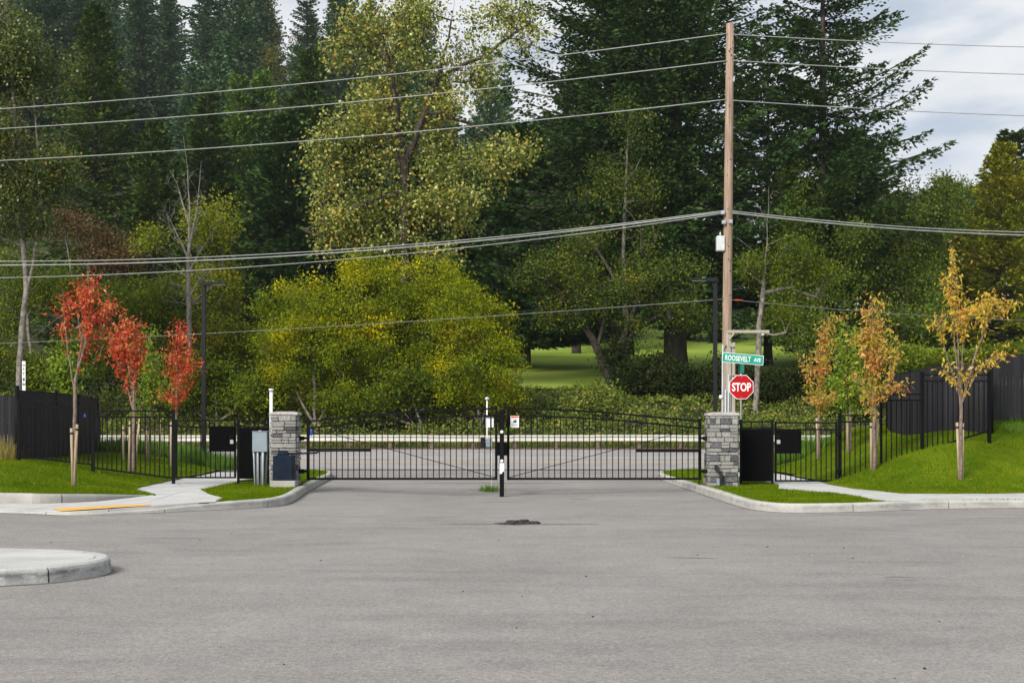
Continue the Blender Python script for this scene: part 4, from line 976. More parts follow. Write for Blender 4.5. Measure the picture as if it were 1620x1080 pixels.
def skeleton(strokes, targets, g, step=.7, base_r=.2, tip_r=.012, jit=.12, expo=2.3, arc=.12):
    pos = []; par = []
    for si, s in enumerate(strokes):
        s = np.array(s, float)
        if si == 0: last = -1
        else:
            dd = np.linalg.norm(np.array(pos) - s[0], axis=1); last = int(np.argmin(dd))
        for j, p in enumerate(s):
            if si > 0 and j == 0 and np.linalg.norm(pos[last] - p) < .25: continue
            if last >= 0:
                a = pos[last]; n = max(1, int(np.linalg.norm(p - a) / step))
                for k in range(1, n + 1):
                    q = a + (p - a) * k / n + (g.normal(0, jit * .25, 3) if k < n else 0); pos.append(q); par.append(last); last = len(pos) - 1
            else: pos.append(p); par.append(-1); last = 0
    nst = len(pos)
    order = np.argsort([np.min(np.linalg.norm(np.array(pos) - t, axis=1)) for t in targets]) if len(targets) else []
    ends = []
    buf = np.zeros((nst + len(targets) * 60, 3)); buf[:nst] = np.array(pos); cnt = nst; minz = pos[0][2] + (np.max([p[2] for p in pos]) - pos[0][2]) * .15
    for i in order:
        t = targets[i]; D = np.linalg.norm(buf[:cnt] - t, axis=1) + np.maximum(0, buf[:cnt, 2] - t[2] + .3) * 1.2 + np.where(buf[:cnt, 2] < minz, 3, 0)
        b = int(np.argmin(D)); a = buf[b].copy(); n = max(1, int(np.linalg.norm(t - a) / step)); n = min(n, 55); last = b
        L = np.linalg.norm(t - a)
        for k in range(1, n + 1):
            u = k / n; q = a + (t - a) * u + np.array((0, 0, arc * L * math.sin(math.pi * u)))
            if k < n: q = q + g.normal(0, jit, 3)
            buf[cnt] = q; par.append(last); last = cnt; cnt += 1
        ends.append(last)
    P = buf[:cnt]; par = np.array(par)
    acc = np.zeros(cnt); kids = np.zeros(cnt, int)
    rr = np.zeros(cnt)
    for i in range(cnt - 1, -1, -1):
        rr[i] = max(tip_r, acc[i] ** (1 / expo))
        if par[i] >= 0: acc[par[i]] += rr[i] ** expo; kids[par[i]] += 1
    k = base_r / rr[0]
    rr = np.maximum(tip_r, rr * np.where(rr > tip_r * 3, k, 1 + (k - 1) * np.clip((rr - tip_r) / (tip_r * 2), 0, 1)))
    for i in range(1, cnt): rr[i] = min(rr[i], rr[par[i]])
    i = np.arange(1, cnt); ra = np.where(kids[par[i]] > 1, np.minimum(rr[par[i]], rr[i] * 1.35), rr[par[i]])
    th = rr[i] < .03; a, b = P[par[i]], P[i]
    V, Q = frustums(a[~th], b[~th], ra[~th], rr[i][~th], 6); V2, Q2 = frustums(a[th], b[th], ra[th], rr[i][th], 3)
    return np.concatenate([V, V2]), np.concatenate([Q, Q2 + len(V)]), P, par, ends

def ell_points(ells, n, g, hollow=.5):
    """n points spread through ellipsoids [(centre, radii)], weighted to the outside"""
    vol = np.array([np.prod(e[1]) ** .67 * (e[2] if len(e) > 2 else 1) for e in ells]); pick = g.choice(len(ells), n, p=vol / vol.sum())
    C = np.array([e[0] for e in ells])[pick]; Rr = np.array([e[1] for e in ells])[pick]
    v = unit(g.normal(size=(n, 3))) * (g.random(n) ** (hollow / 1.5))[:, None]
    return C + v * Rr, v
def px_ell(x, y, rx, ry, d, depth=None, wgt=1):
    s = d / F; c = W(x, y, d); return (c, np.array((rx * s, (depth if depth else min(rx, ry) * s * 1.1), ry * s)), wgt)

def leafy_tree(name, label, cat, base, strokes, ells, mat, bark, seed, nclus=150, nleaf=120, leaf=.16, lw=.6, sig=.45, base_r=.2, step=.7, droop=.3, flat=.75, hollow=.5, tip=.012, along=0.0, group=None, jit=.12, crown=True, minz=None, arc=.12, lobes=7, fill=0.0):
    g = np.random.default_rng(seed); base = np.array(base, float)
    if lobes:
        sub = []
        for e in ells:
            for k in range(lobes):
                v = unit(g.normal(size=3)) * g.uniform(.2, .85); sub.append((e[0] + v * e[1], e[1] * g.uniform(.26, .52), (e[2] if len(e) > 2 else 1)))
        ells = sub + [(e[0], e[1] * .9, fill * lobes * (e[2] if len(e) > 2 else 1)) for e in ells]
    T, out = ell_points(ells, nclus, g, hollow)
    if minz is not None: T[:, 2] = np.maximum(T[:, 2], minz)
    V, Q, P, par, ends = skeleton(strokes, list(T), g, step, base_r, tip, jit, 2.3, arc)
    root = thing(name, label, cat, tuple(base), group)
    o = link('trunk', idx_mesh('trunk', V - base, Q, True), bark, root)
    if not crown: return root
    ce = P[ends]; pe = P[par[ends]]; sz = g.uniform(.5, 1.5, len(ce))
    cnt = g.poisson(nleaf * sz); idx = np.repeat(np.arange(len(ce)), cnt); n = len(idx)
    loc = g.normal(size=(n, 3)) * np.array((1, 1, flat)) * (sig * (sz[idx] ** .4))[:, None]
    pos = ce[idx] + loc
    if along > 0:
        k = g.random(n) < along; u = g.random(n)
        gp = P[par[par[np.array(ends)]]]
        lp_ = gp[idx] + (ce[idx] - gp[idx]) * u[:, None] + g.normal(0, sig * .28, (n, 3)); pos[k] = lp_[k]
    ax = unit(g.normal(size=(n, 3))) + unit(loc) * .7 + np.array((0, 0, -droop))
    Lf = leaf * g.uniform(.6, 1.3, n)
    K = kites(pos, ax, Lf, Lf * lw * g.uniform(.8, 1.2, n), g, bias=np.array((0, -.3, .9)))
    me = fast_mesh('crown', K.reshape(-1, 3) - base); link('crown', me, mat, root)
    return root

def conifer_mesh(seed, h, Rad, z0=.08, nwh=50, nbr=6, npt=9, kl=.8, kw=.22, elev=(-.30, .55), up=.25, power=.85, twig=3, r0=None, gap=0.0, asym=None, irregular=.25, tipspire=True, lat=.8, hang=.35, bare=0.22):
    g = np.random.default_rng(seed); K = []; SA = []; SB = []; Ra = []; Rb = []
    r0 = r0 or h * .013
    for w in range(nwh):
        t = (w + g.uniform(-.3, .3)) / nwh; t = min(max(t, 0), .985); z = h * z0 + h * (1 - z0) * t
        prof = (1 - t) ** power * min(1, .55 + t * 5)
        nb = max(3, int(round(nbr * (1 if t < .8 else .75)))); a0 = g.uniform(0, 6.28)
        for b in range(nb):
            if g.random() < gap: continue
            a = a0 + 6.283 * b / nb + g.normal(0, .25)
            L = Rad * prof * g.uniform(1 - irregular * 1.6, 1 + irregular) + .25
            if asym is not None: L *= asym(a, t)
            e = elev[0] + (elev[1] - elev[0]) * t + g.normal(0, .10)
            hd = np.array((math.cos(a), math.sin(a), 0.0)); pp = np.array((-math.sin(a), math.cos(a), 0.0))
            n = max(3, int(round(npt * (.35 + .65 * L / Rad))))
            u = np.linspace(bare, 1, n) + g.normal(0, .02, n)
            def at(u): return np.array((0, 0, z)) + hd * (L * u)[:, None] + np.array((0, 0, 1)) * (L * (e * u + up * u * u * (1 - .5 * t)))[:, None]
            p = at(u)
            q = at(np.linspace(0, .95, 4)); rb_ = np.linspace(1, .25, 4) * max(.012, .013 * L)
            SA += list(q[:-1]); SB += list(q[1:]); Ra += list(rb_[:-1]); Rb += list(rb_[1:])
            bd = unit(at(u + .03) - p)
            wdt = lat * np.sin(np.clip(u * 1.05, 0, 1) * math.pi * .82 + .25) * (.5 + .5 * L / Rad)
            for sd in (-1, 1):
                for k in range(twig):
                    f_ = (k + g.random(n) * .8) / twig
                    ang = g.uniform(.5, 1.15, n)
                    dr = unit(bd * np.cos(ang)[:, None] + pp * (sd * np.sin(ang))[:, None] + np.array((0, 0, -1)) * g.uniform(.0, hang, n)[:, None])
                    P = p + dr * (f_ * wdt)[:, None] + g.normal(0, .05, (n, 3))
                    ax = dr + g.normal(0, .22, (n, 3)) + bd * .3
                    Lk_ = kl * g.uniform(.55, 1.15, n) * (.55 + .45 * (1 - t))
                    K.append(kites(P, ax, Lk_, kw * g.uniform(.7, 1.3, n), g, bias=np.array((0, 0, 1.3))))
            K.append(kites(p, bd + g.normal(0, .12, (n, 3)), kl * .8, kw, g, bias=np.array((0, 0, 1.2))))
    if tipspire:
        n = 26; zz = h * g.uniform(.955, 1.0, n); a = g.uniform(0, 6.28, n)
        P = np.stack([0 * zz, 0 * zz, zz], 1); ax = np.stack([np.cos(a), np.sin(a), np.full(n, 1.2)], 1)
        K.append(kites(P, ax, kl * .6 * (1.3 - (zz / h - .955) * 20), kw * .8, g))
    nz = 16; zc = np.linspace(0, h, nz); wob = np.cumsum(g.normal(0, .02 * r0, (nz, 2)), 0); C = np.stack([wob[:, 0], wob[:, 1], zc], 1); rt = r0 * (1 - zc / h) ** .8 + .02; rt[0] *= 1.25
    V, Q = frustums(C[:-1], C[1:], rt[:-1], rt[1:], 8); V2, Q2 = frustums(SA, SB, Ra, Rb, 3); V = np.concatenate([V, V2]); Q = np.concatenate([Q, Q2 + 16 * (nz - 1)])
    return fast_mesh('crown', np.concatenate(K).reshape(-1, 3)), idx_mesh('trunk', V, Q, True)
def put_conifer(label, base, meshes, mat, bark, group=None, rotz=0, sc=1.0, name='conifer_tree', scz=None):
    root = thing(name, label, 'tree', tuple(base), group); root.rotation_euler.z = rotz; root.scale = (sc, sc, scz or sc)
    link('trunk', meshes[1], bark, root); c = link('crown', meshes[0], mat, root)
    c.material_slots[0].link = 'OBJECT'; c.material_slots[0].material = mat      # copies share the mesh, each with its own colour
    return root

M['fir'] = leafy('dark_fir_needles', [(.014, .034, .011), (.024, .052, .016), (.044, .080, .024)], .25, .15, .6, .5, gain=1.4, rand=.12)
M['fir_l'] = leafy('mid_fir_needles', [(.016, .034, .008), (.032, .057, .013), (.062, .094, .022)], .25, .18, .6, .5, gain=1.7, rand=.08)
M['fir_b'] = leafy('hazed_fir_needles', [(.018, .038, .036), (.034, .060, .050), (.056, .088, .064)], .2, .12, .6, .5, gain=2.3, rand=.2)  # bluish haze of distance painted into the needle colour
M['fir_o'] = leafy('olive_fir_needles', [(.040, .054, .006), (.085, .092, .010), (.15, .13, .016)], .25, .25, .6, .5, gain=2.4)
M['fir_m'] = leafy('pale_fir_needles', [(.022, .046, .016), (.046, .080, .026), (.085, .125, .040)], .25, .18, .6, .5, gain=2.4, rand=.08)
M['hillfir'] = leafy('hazed_hill_needles', [(.014, .030, .030), (.028, .052, .046), (.050, .080, .062)], .2, .12, .6, .5, gain=2.3, rand=.3)  # needles lightened and blued, haze put into their colour
M['hillgold'] = leafy('hill_gold_leaves', [(.045, .065, .02), (.085, .095, .03), (.15, .11, .025)], .12, .3, .6, .6, gain=1.4, rand=.25)
M['cotton'] = leafy('cottonwood_leaves', [(.030, .048, .006), (.074, .095, .016), (.145, .160, .050), (.26, .26, .13), (.32, .19, .01)], .35, .3, .35, .18, spec=.4, gain=1.8, accent=True)
M['yellowbush'] = leafy('yellow_green_leaves', [(.026, .042, .002), (.056, .076, .003), (.105, .118, .004), (.29, .225, .005)], .42, .3, .6, .62, spec=.08, gain=2.25)
M['greenleaf'] = leafy('green_leaves', [(.018, .034, .003), (.046, .068, .005), (.092, .114, .010), (.20, .17, .010)], .5, .3, .5, .35, spec=.10, gain=1.8, accent=True)
M['greenlite'] = leafy('light_green_leaves', [(.034, .056, .004), (.070, .096, .007), (.135, .148, .012), (.20, .17, .015)], .5, .3, .45, .5, spec=.1, gain=1.7)
M['leftleaf'] = leafy('dark_left_leaves', [(.018, .034, .005), (.036, .058, .010), (.085, .105, .036), (.24, .16, .015)], .4, .3, .35, .18, spec=.35, gain=1.6, accent=True)
M['darkleaf'] = leafy('dark_green_leaves', [(.018, .034, .005), (.042, .064, .009), (.080, .104, .018)], .4, .25, .45, .45, gain=1.9)
M['oliveleaf'] = leafy('olive_leaves', [(.014, .032, .004), (.034, .058, .007), (.085, .108, .018), (.22, .16, .010)], .5, .3, .45, .25, gain=1.6, accent=True)
M['purple'] = leafy('purple_brown_leaves', [(.035, .025, .014), (.07, .040, .022), (.095, .062, .028)], .4, .25, .5, .4, gain=1.5)
M['ivy'] = leafy('ivy_leaves', [(.018, .038, .006), (.040, .068, .011), (.080, .108, .024), (.16, .13, .05)], .5, .25, .45, .25, gain=1.85)
M['hedge'] = leafy('hedge_leaves', [(.008, .018, .004), (.018, .030, .006), (.040, .048, .012)], .5, .2, .5, .5, spec=.08, gain=1.0)
M['redleaf'] = leafy('scarlet_leaves', [(.28, .012, .012), (.44, .035, .020), (.52, .10, .045), (.52, .25, .12)], 1.4, .4, .4, .35, spec=.3, gain=1.25)
M['redgreen'] = leafy('red_green_leaves', [(.10, .12, .015), (.36, .07, .02), (.46, .10, .03)], 1.2, .35, .4, .6, .4, gain=1.15)
M['goldleaf'] = leafy('gold_leaves', [(.27, .23, .015), (.44, .30, .035), (.52, .35, .11), (.48, .17, .04)], 1.2, .4, .4, .3, spec=.35, gain=1.4)
M['amber'] = leafy('amber_leaves', [(.14, .17, .014), (.30, .25, .03), (.48, .26, .11), (.48, .11, .07)], 1.3, .4, .4, .55, spec=.3, gain=1.4)
M['youngleaf'] = leafy('young_green_leaves', [(.06, .11, .012), (.11, .17, .02), (.18, .20, .03)], 1.2, .35, .45, .5, gain=1.6)

gz_ = lambda x, y: float(ground(x, y))
# ------------------------------------------------------------------ golf lawn beyond the bank
tag(grid_sheet('golf_lawn', np.arange(-20, 150, 4), np.concatenate([np.arange(82.5, 120, 2.5), np.arange(120, 216, 6)]), lambda X, Y: ground(X, Y) + .12, M['golf']), kind='structure', label='bright green golf lawn rising beyond the bank')

# ------------------------------------------------------------------ hillside forest
hm = [conifer_mesh(100 + i, h, r, .05, 38, 6, 8, .95, .34, (-.25, .5), .22, pw, 4, None, .05, None, .38, True, 1.15, .5, .12)
      for i, (h, r, pw) in enumerate(((30, 5.8, .85), (27, 5.2, .75), (33, 6.2, .95), (24, 5.2, .8), (29, 4.8, .65), (31, 5.2, .6)))]
def broad_mesh(seed, h, r):
    """a broad-leaved tree of the far hill, base at the origin"""
    g = np.random.default_rng(seed)
    el = [((g.uniform(-.3, .3) * r, g.uniform(-.3, .3) * r, h * q), (r * w_, r * w_, h * .16)) for q, w_ in ((.35, .8), (.52, 1.0), (.68, .85), (.84, .55))]
    el = [(np.array(a), np.array(b)) for a, b in el]; T, o_ = ell_points(el, 110, g, .6)
    V, Q, P, par, ends = skeleton([[(0, 0, 0), (0, 0, h * .4), (.2, 0, h * .85)]], list(T), g, 1.6, .28, .02, .2)
    idx = np.repeat(np.arange(len(T)), 26); n = len(idx); loc = g.normal(size=(n, 3)) * .75; pos = T[idx] + loc
    K = kites(pos, unit(g.normal(size=(n, 3))) + unit(loc) * .7, .5 * g.uniform(.6, 1.3, n), .36, g, bias=np.array((0, 0, .9)))
    return fast_mesh('crown', K.reshape(-1, 3)), idx_mesh('trunk', V, Q, True)
bmh = [broad_mesh(140 + i, h, r) for i, (h, r) in enumerate(((19, 4.2), (16, 4.8), (22, 4.0)))]
hr = random.Random(3); cnt = 0
for row, (Y0, x0, x1, stp) in enumerate(((118, -92, -58, 7.5), (134, -98, -62, 7.5), (152, -104, -66, 7.5), (152, -30, -14, 7.5), (168, -108, -68, 7.6), (168, -32, 6, 7.6), (186, -112, 10, 7.4), (204, -116, 8, 7.4), (222, -120, 14, 7.2), (240, -106, 36, 7.0), (258, -114, 62, 7.0), (276, -122, 122, 7.2), (149, -4, 41, 4.6))):
    x = x0 + hr.uniform(0, 3)
    while x < x1:
        Y = Y0 + hr.uniform(-8, 8); X = x + hr.uniform(-2.5, 2.5)
        s = hr.uniform(.6, 1.0); c = hr.random(); st = stp
        if X > 20: s *= .8
        if c < .15 and X < 10:
            lab, mt, grp, src = 'olive gold broad leaved tree among the hillside firs', M['hillgold'], 'gold trees on the hillside', bmh
        elif c < .5: lab, mt, grp, src = 'haze tinted blue green fir of the hillside forest', M['fir_b'], 'blue green hillside firs', hm
        else: lab, mt, grp, src = 'deep green fir of the hillside forest', M['hillfir'], 'deep green hillside firs', hm
        k = hr.randrange(len(src))
        put_conifer(lab, (X, Y, gz_(X, Y) - .4), src[k], mt, M['bark_d'], grp, hr.uniform(0, 6.28), s, 'hillside_tree' if src is bmh else 'hillside_fir', s * hr.uniform(.9, 1.12))
        cnt += 1; x += st * .9 * hr.uniform(.7, 1.3)

# ------------------------------------------------------------------ nearer conifers
SHARED = {}
def con_px(label, px, ytop, d, rad, seed, mat='fir', share=None, **kw):
    x, y, zt = W(px, ytop, d); zb = gz_(x, y) - .3; h = zt - zb
    if share in SHARED:
        h0, r0_, me = SHARED[share]; return put_conifer(label, (x, y, zb), me, M[mat], M['bark_d'], None, seed * 1.7, rad / r0_, scz=h / h0)
    if share:
        SHARED[share] = (h, rad, conifer_mesh(seed, h, rad, **kw)); return put_conifer(label, (x, y, zb), SHARED[share][2], M[mat], M['bark_d'])
    return put_conifer(label, (x, y, zb), conifer_mesh(seed, h, rad, **kw), M[mat], M['bark_d'])
con_px('broad dark fir with pointed top left of the dead tree', 150, 12, 112, 8.2, 1, 'fir_l', nwh=54, nbr=7, npt=18, kl=0.53, kw=0.17, power=.95, twig=5, lat=1.3, gap=.05)
con_px('slim young fir below the large dark fir', 244, 195, 108, 4.0, 2, 'fir_l', nwh=34, nbr=6, twig=4, npt=11, kl=0.65, kw=0.22, power=.8, lat=.9)
con_px('narrow fir rising behind the dead tree', 328, 142, 124, 4.2, 3, 'fir_l', share='n', nwh=40, nbr=6, twig=4, npt=11, kl=0.74, kw=0.25, power=.75, lat=1.0)
con_px('pale tipped fir, left one of a close pair', 377, 118, 136, 3.8, 4, 'fir_m', share='n', nwh=40, nbr=6, twig=4, npt=10, kl=0.78, kw=0.26, power=.7, lat=1.0)
con_px('pale tipped fir, right one of a close pair', 416, 112, 138, 3.8, 5, 'fir_m', share='n', nwh=40, nbr=6, twig=4, npt=10, kl=0.78, kw=0.26, power=.7, lat=1.0)
con_px('pointed fir just left of the pale leaved cottonwood', 490, 82, 126, 4.6, 6, 'fir_l', share='n', nwh=42, nbr=6, twig=4, npt=11, kl=0.74, kw=0.25, power=.75, lat=1.0)
con_px('dark fir filling the gap below the pointed firs', 450, 190, 104, 4.6, 7, 'fir', share='b', nwh=40, nbr=7, twig=4, npt=13, kl=0.70, kw=0.25, power=.6, lat=1.1)
con_px('dark fir half hidden behind the cottonwood crown', 560, 220, 112, 5.2, 8, 'fir', share='b', nwh=38, nbr=7, twig=4, npt=13, kl=0.74, kw=0.26, power=.6, lat=1.1)
con_px('dark fir behind the yellow bush', 690, 250, 108, 6.0, 9, 'fir', share='b', nwh=38, nbr=7, twig=4, npt=14, kl=0.74, kw=0.26, power=.55, lat=1.2)
con_px('dark drooping fir left of the giant firs', 835, 205, 104, 6.6, 10, 'fir', z0=.14, nwh=40, nbr=7, twig=4, npt=15, kl=0.74, kw=0.25, power=.55, lat=1.2)
big = dict(nwh=66, nbr=7, npt=24, kl=0.49, kw=0.17, power=.42, twig=5, lat=1.5, up=.32, elev=(-.42, .35), irregular=.34, gap=.06, hang=.7, bare=.06, z0=.15)
con_px('giant dark fir with layered boughs, left of the giant pair', 985, -190, 96, 8.6, 11, 'fir', share='g', r0=.8, **big)
con_px('giant dark fir behind the lamp, right of the giant pair', 1068, -230, 93, 8.4, 12, 'fir', share='g', r0=.8, **big)
def right_long(a, t): return 1.0 + .28 * math.cos(a) if t < .9 else 1
con_px('open limbed tall fir with bare trunk right of the utility pole', 1302, -150, 94, 5.2, 13, 'fir', z0=.30, nwh=35, nbr=7, npt=28, kl=0.45, kw=0.16, power=.50, twig=5, lat=1.5, up=.42, elev=(-.34, .32), irregular=.32, gap=.30, asym=right_long, hang=.7, r0=.42, bare=.10)
con_px('dark fir between the utility pole and the open limbed fir', 1215, 60, 108, 5.4, 14, 'fir', z0=.16, nwh=40, nbr=6, twig=4, npt=15, kl=0.65, kw=0.23, power=.5, lat=1.2, gap=.12)
con_px('olive gold conifer at the far end of the golf lawn', 1588, 228, 104, 6.4, 15, 'fir_o', nwh=40, nbr=8, twig=4, npt=20, kl=.42, kw=.16, power=.92, lat=1.2, irregular=.2)
con_px('dark spired fir behind the olive gold conifer', 1602, 207, 122, 5.0, 16, 'fir_l', share='n', nwh=40, nbr=6, twig=4, npt=13, kl=0.70, kw=0.25, power=.7, lat=1.0)
con_px('dark fir by the open limbed fir trunk foot', 1345, 215, 112, 6.0, 17, 'fir', share='b', z0=.18, nwh=36, nbr=7, twig=4, npt=14, kl=0.74, kw=0.26, power=.6, lat=1.2)
con_px('lone golf lawn fir showing its bare lower trunk', 912, 120, 128, 4.5, 18, 'fir', z0=.26, nwh=36, nbr=6, twig=4, npt=13, kl=0.74, kw=0.26, power=.5, lat=1.1, r0=.36)
for i, (px, yt, d) in enumerate(((1508, 292, 150), (1528, 300, 165), (1545, 298, 160), (1492, 285, 140), (1470, 300, 145), (1440, 330, 150))):
    con_px('small distant fir in the row beyond the golf lawn', px, yt, d, 3.2, 30 + i, 'fir_b', share='d', nwh=26, nbr=6, twig=4, npt=8, kl=0.87, kw=0.31, power=.75, lat=.9)['group'] = 'distant firs beyond the golf lawn'

# ------------------------------------------------------------------ broad-leaved trees and bushes
def gb(px, d): x = (px - CX) * d / F; return np.array((x, d, gz_(x, d) - .15))
def S(d, *pts): return [W(x, y, d) for x, y in pts]
E = px_ell
# cottonwood
d = 80
leafy_tree('cottonwood_tree', 'pale leaved cottonwood with forked trunk above the yellow bush', 'tree', gb(640, d),
    [[gb(640, d), *S(79.3, (641, 420), (640, 262), (634, 235), (624, 150), (605, 60), (575, -60))], S(79.3, (641, 262), (655, 225), (690, 130), (710, 60), (728, -70)), S(79.3, (694, 122), (760, 92), (800, 62), (880, 10)), S(79.3, (676, 175), (742, 195), (800, 230)), S(79.3, (630, 235), (560, 230), (510, 290)), S(79.3, (640, 300), (560, 330), (480, 365))],
    [E(590, 150, 85, 120, d, 3.4), E(570, 250, 105, 90, d, 4), E(545, 340, 85, 62, d, 3.6), E(650, 40, 105, 80, d, 3.4), E(675, 320, 125, 70, d, 4), E(740, 130, 85, 90, d, 3, .55), E(800, 30, 85, 60, d, 3, .5), E(780, 250, 78, 60, d, 3, .8), E(700, 220, 75, 90, d, 3, .8), E(620, 400, 130, 40, d, 3, .9), E(560, 60, 45, 70, d, 2.5)],
    M['cotton'], M['bark_d'], 21, 700, 66, .19, .72, .42, .33, .8, .25, .8, .75, lobes=11)
# yellow-green bushes
d = 72
by = dict(lobes=15, fill=.10, nclus=280, nleaf=180, leaf=.125, lw=.6, sig=.30, base_r=.12, step=.6, droop=.1, tip=.008, hollow=.35)
def bush(name, label, px, d, ells, mat, bark, seed, stems=4, group=None, **k):
    b = gb(px, d); g = random.Random(seed)
    c = np.mean([e[0] for e in ells], axis=0)
    st = [[b, b + (c - b) * .25, b + (c - b) * .75]]
    for i in range(stems - 1):
        e = ells[i % len(ells)]; st.append([b + np.array((0, 0, .3)), b + (e[0] - b) * .5, b + (e[0] - b) * .95])
    return leafy_tree(name, label, 'bush', b, st, ells, mat, bark, seed, minz=None, group=group, **k)
bush('willow_bush', 'yellow green bush, rounded left part of the great thicket', 500, 71, [E(490, 500, 85, 85, d, 3.2), E(450, 580, 65, 75, d, 3), E(545, 580, 75, 75, d, 3), E(430, 640, 45, 35, d, 2.5), E(520, 640, 70, 30, d, 2.5)], M['yellowbush'], M['bark_pale'], 31, **by)
bush('willow_bush', 'yellow topped bush, tall middle of the great thicket', 640, 74, [E(600, 480, 90, 75, 74, 3.2), E(690, 460, 70, 62, 74, 3), E(620, 560, 85, 85, 74, 3.2), E(580, 430, 55, 30, 74, 2.5)], M['yellowbush'], M['bark_pale'], 32, **by)
bush('willow_bush', 'yellow edged bush, right part of the great thicket', 760, 71, [E(745, 520, 70, 70, d, 3), E(785, 590, 55, 68, d, 2.8), E(730, 610, 80, 52, d, 3), E(800, 635, 35, 28, d, 2.2)], M['yellowbush'], M['bark_pale'], 33, **by)
bush('undergrowth_bush', 'dark green undergrowth in the heart of the great thicket', 670, 70.5, [E(650, 620, 80, 40, 70.5, 2), E(590, 640, 70, 28, 70.5, 2)], M['greenleaf'], M['bark_g'], 34, nclus=110, nleaf=130, leaf=.14, sig=.36, base_r=.08, tip=.008)
# left edge tree
d = 64
leafy_tree('alder_tree', 'tall dark leaved alder with pale forked trunk at the left fence', 'tree', gb(28, d),
    [[gb(28, d), *S(d, (30, 600), (35, 520), (42, 460), (40, 420), (32, 330), (20, 150), (5, -40))], S(d, (42, 462), (52, 420), (64, 330), (60, 240), (50, 120)), S(d, (40, 470), (62, 445), (98, 405)), S(d, (37, 545), (70, 520), (95, 500))],
    [E(10, 60, 80, 100, d, 3.2), E(55, 130, 58, 45, d, 2.6), E(10, 220, 85, 90, d, 3.2), E(75, 285, 68, 32, d, 2.4), E(20, 340, 62, 52, d, 2.8), E(-60, 150, 80, 170, d, 3.5), E(95, 260, 30, 18, d, 1.5)],
    M['leftleaf'], M['bark_pale'], 41, 430, 100, .14, .7, .36, .14, .7, .3, .8, .7)
# understory left
bush('leafy_bush', 'green leafy thicket behind the white marker sign', 60, 72, [E(40, 470, 85, 75, 74, 3), E(30, 580, 80, 60, 72, 3), E(110, 560, 60, 70, 72, 3), E(120, 460, 60, 55, 74, 3)], M['greenleaf'], M['bark_g'], 42, nclus=260, nleaf=120, leaf=.13, sig=.33, base_r=.12, tip=.008)
bush('purple_bush', 'purple brown shrub below the large dark fir', 140, 88, [E(140, 385, 75, 38, 88, 3), E(100, 350, 40, 25, 88, 2), E(190, 420, 50, 30, 88, 2.4)], M['purple'], M['bark_g'], 43, nclus=150, nleaf=90, leaf=.16, sig=.4, base_r=.12)
bush('leafy_bush', 'green thicket behind the red young trees', 220, 74, [E(200, 470, 75, 70, 76, 3), E(190, 570, 85, 65, 74, 3), E(270, 500, 60, 80, 76, 3), E(260, 600, 70, 50, 73, 3)], M['greenleaf'], M['bark_g'], 44, nclus=280, nleaf=120, leaf=.13, sig=.33, base_r=.12, tip=.008)
leafy_tree('leafy_tree', 'green yellow leafed tree right of the dead tree', 'tree', gb(350, 80), [[gb(350, 80), *S(80, (350, 560), (352, 420), (350, 320))]], [E(350, 360, 60, 60, 80, 2.8), E(345, 450, 75, 65, 80, 3), E(380, 520, 60, 60, 79, 3), E(330, 560, 65, 60, 78, 3), E(235, 375, 25, 30, 80, 1.5, .6)], M['greenlite'], M['bark_g'], 45, 230, 95, .16, .65, .42, .16, .7, .2)
bush('leafy_bush', 'low green shrub behind the left street lamp', 345, 71, [E(340, 600, 60, 50, 71, 2.2), E(390, 620, 40, 35, 71, 2), E(290, 630, 45, 25, 71, 2)], M['greenleaf'], M['bark_g'], 46, nclus=130, nleaf=120, leaf=.14, sig=.36, base_r=.1, tip=.008)
# dead bare tree
d = 75
g_ = np.random.default_rng(50); T = []
dead_st = [[gb(302, d), *S(d, (300, 560), (298, 420), (300, 330), (296, 260), (290, 215))], S(d, (299, 400), (312, 330), (318, 260)), S(d, (299, 430), (318, 395), (350, 350)), S(d, (298, 410), (275, 360), (258, 325)), S(d, (299, 450), (270, 400), (245, 385)), S(d, (300, 350), (280, 290), (268, 268)), S(d, (299, 470), (330, 420), (345, 410))]
leafy_tree('dead_tree', 'bare grey dead tree among green thickets', 'tree', gb(302, d), dead_st, [E(297, 340, 48, 105, d, 1.6), E(300, 440, 60, 60, d, 1.8)], None, M['dead'], 51, 230, 0, base_r=.14, step=.4, tip=.009, jit=.035, crown=False, arc=-.05, lobes=0)
# olive tree in front of the giant firs
d = 86
leafy_tree('alder_tree', 'olive leaved slender alder before the giant firs', 'tree', gb(990, d), [[gb(990, d), *S(d, (992, 520), (986, 400), (992, 260), (996, 150))], S(d, (990, 470), (960, 420), (920, 360))],
    [E(990, 215, 40, 65, d, 2, .7), E(960, 300, 62, 62, d, 2.8), E(1010, 300, 45, 55, d, 2.4), E(935, 380, 70, 50, d, 3), E(1015, 400, 55, 50, d, 2.6)], M['oliveleaf'], M['bark_g'], 61, 240, 48, .15, .7, .42, .16, .7, .25)
leafy_tree('maple_tree', 'spreading olive tree with leaning trunk on the bank', 'tree', gb(975, 82), [[gb(975, 82), *S(82, (962, 590), (940, 540), (900, 480), (860, 440))], S(82, (965, 600), (985, 540), (1010, 470)), S(82, (945, 550), (960, 480), (965, 420))],
    [E(880, 430, 65, 52, 82, 3), E(850, 480, 50, 35, 82, 2.6), E(960, 460, 70, 45, 82, 3), E(1030, 455, 65, 48, 82, 3), E(990, 510, 50, 26, 82, 2.4), E(905, 500, 55, 24, 82, 2.4), E(1090, 490, 45, 36, 82, 2.4), E(1085, 440, 40, 50, 82, 2.4), E(1010, 575, 25, 20, 82, 1.6)], M['oliveleaf'], M['bark_d'], 62, 330, 70, .14, .68, .38, .30, .7, .25)
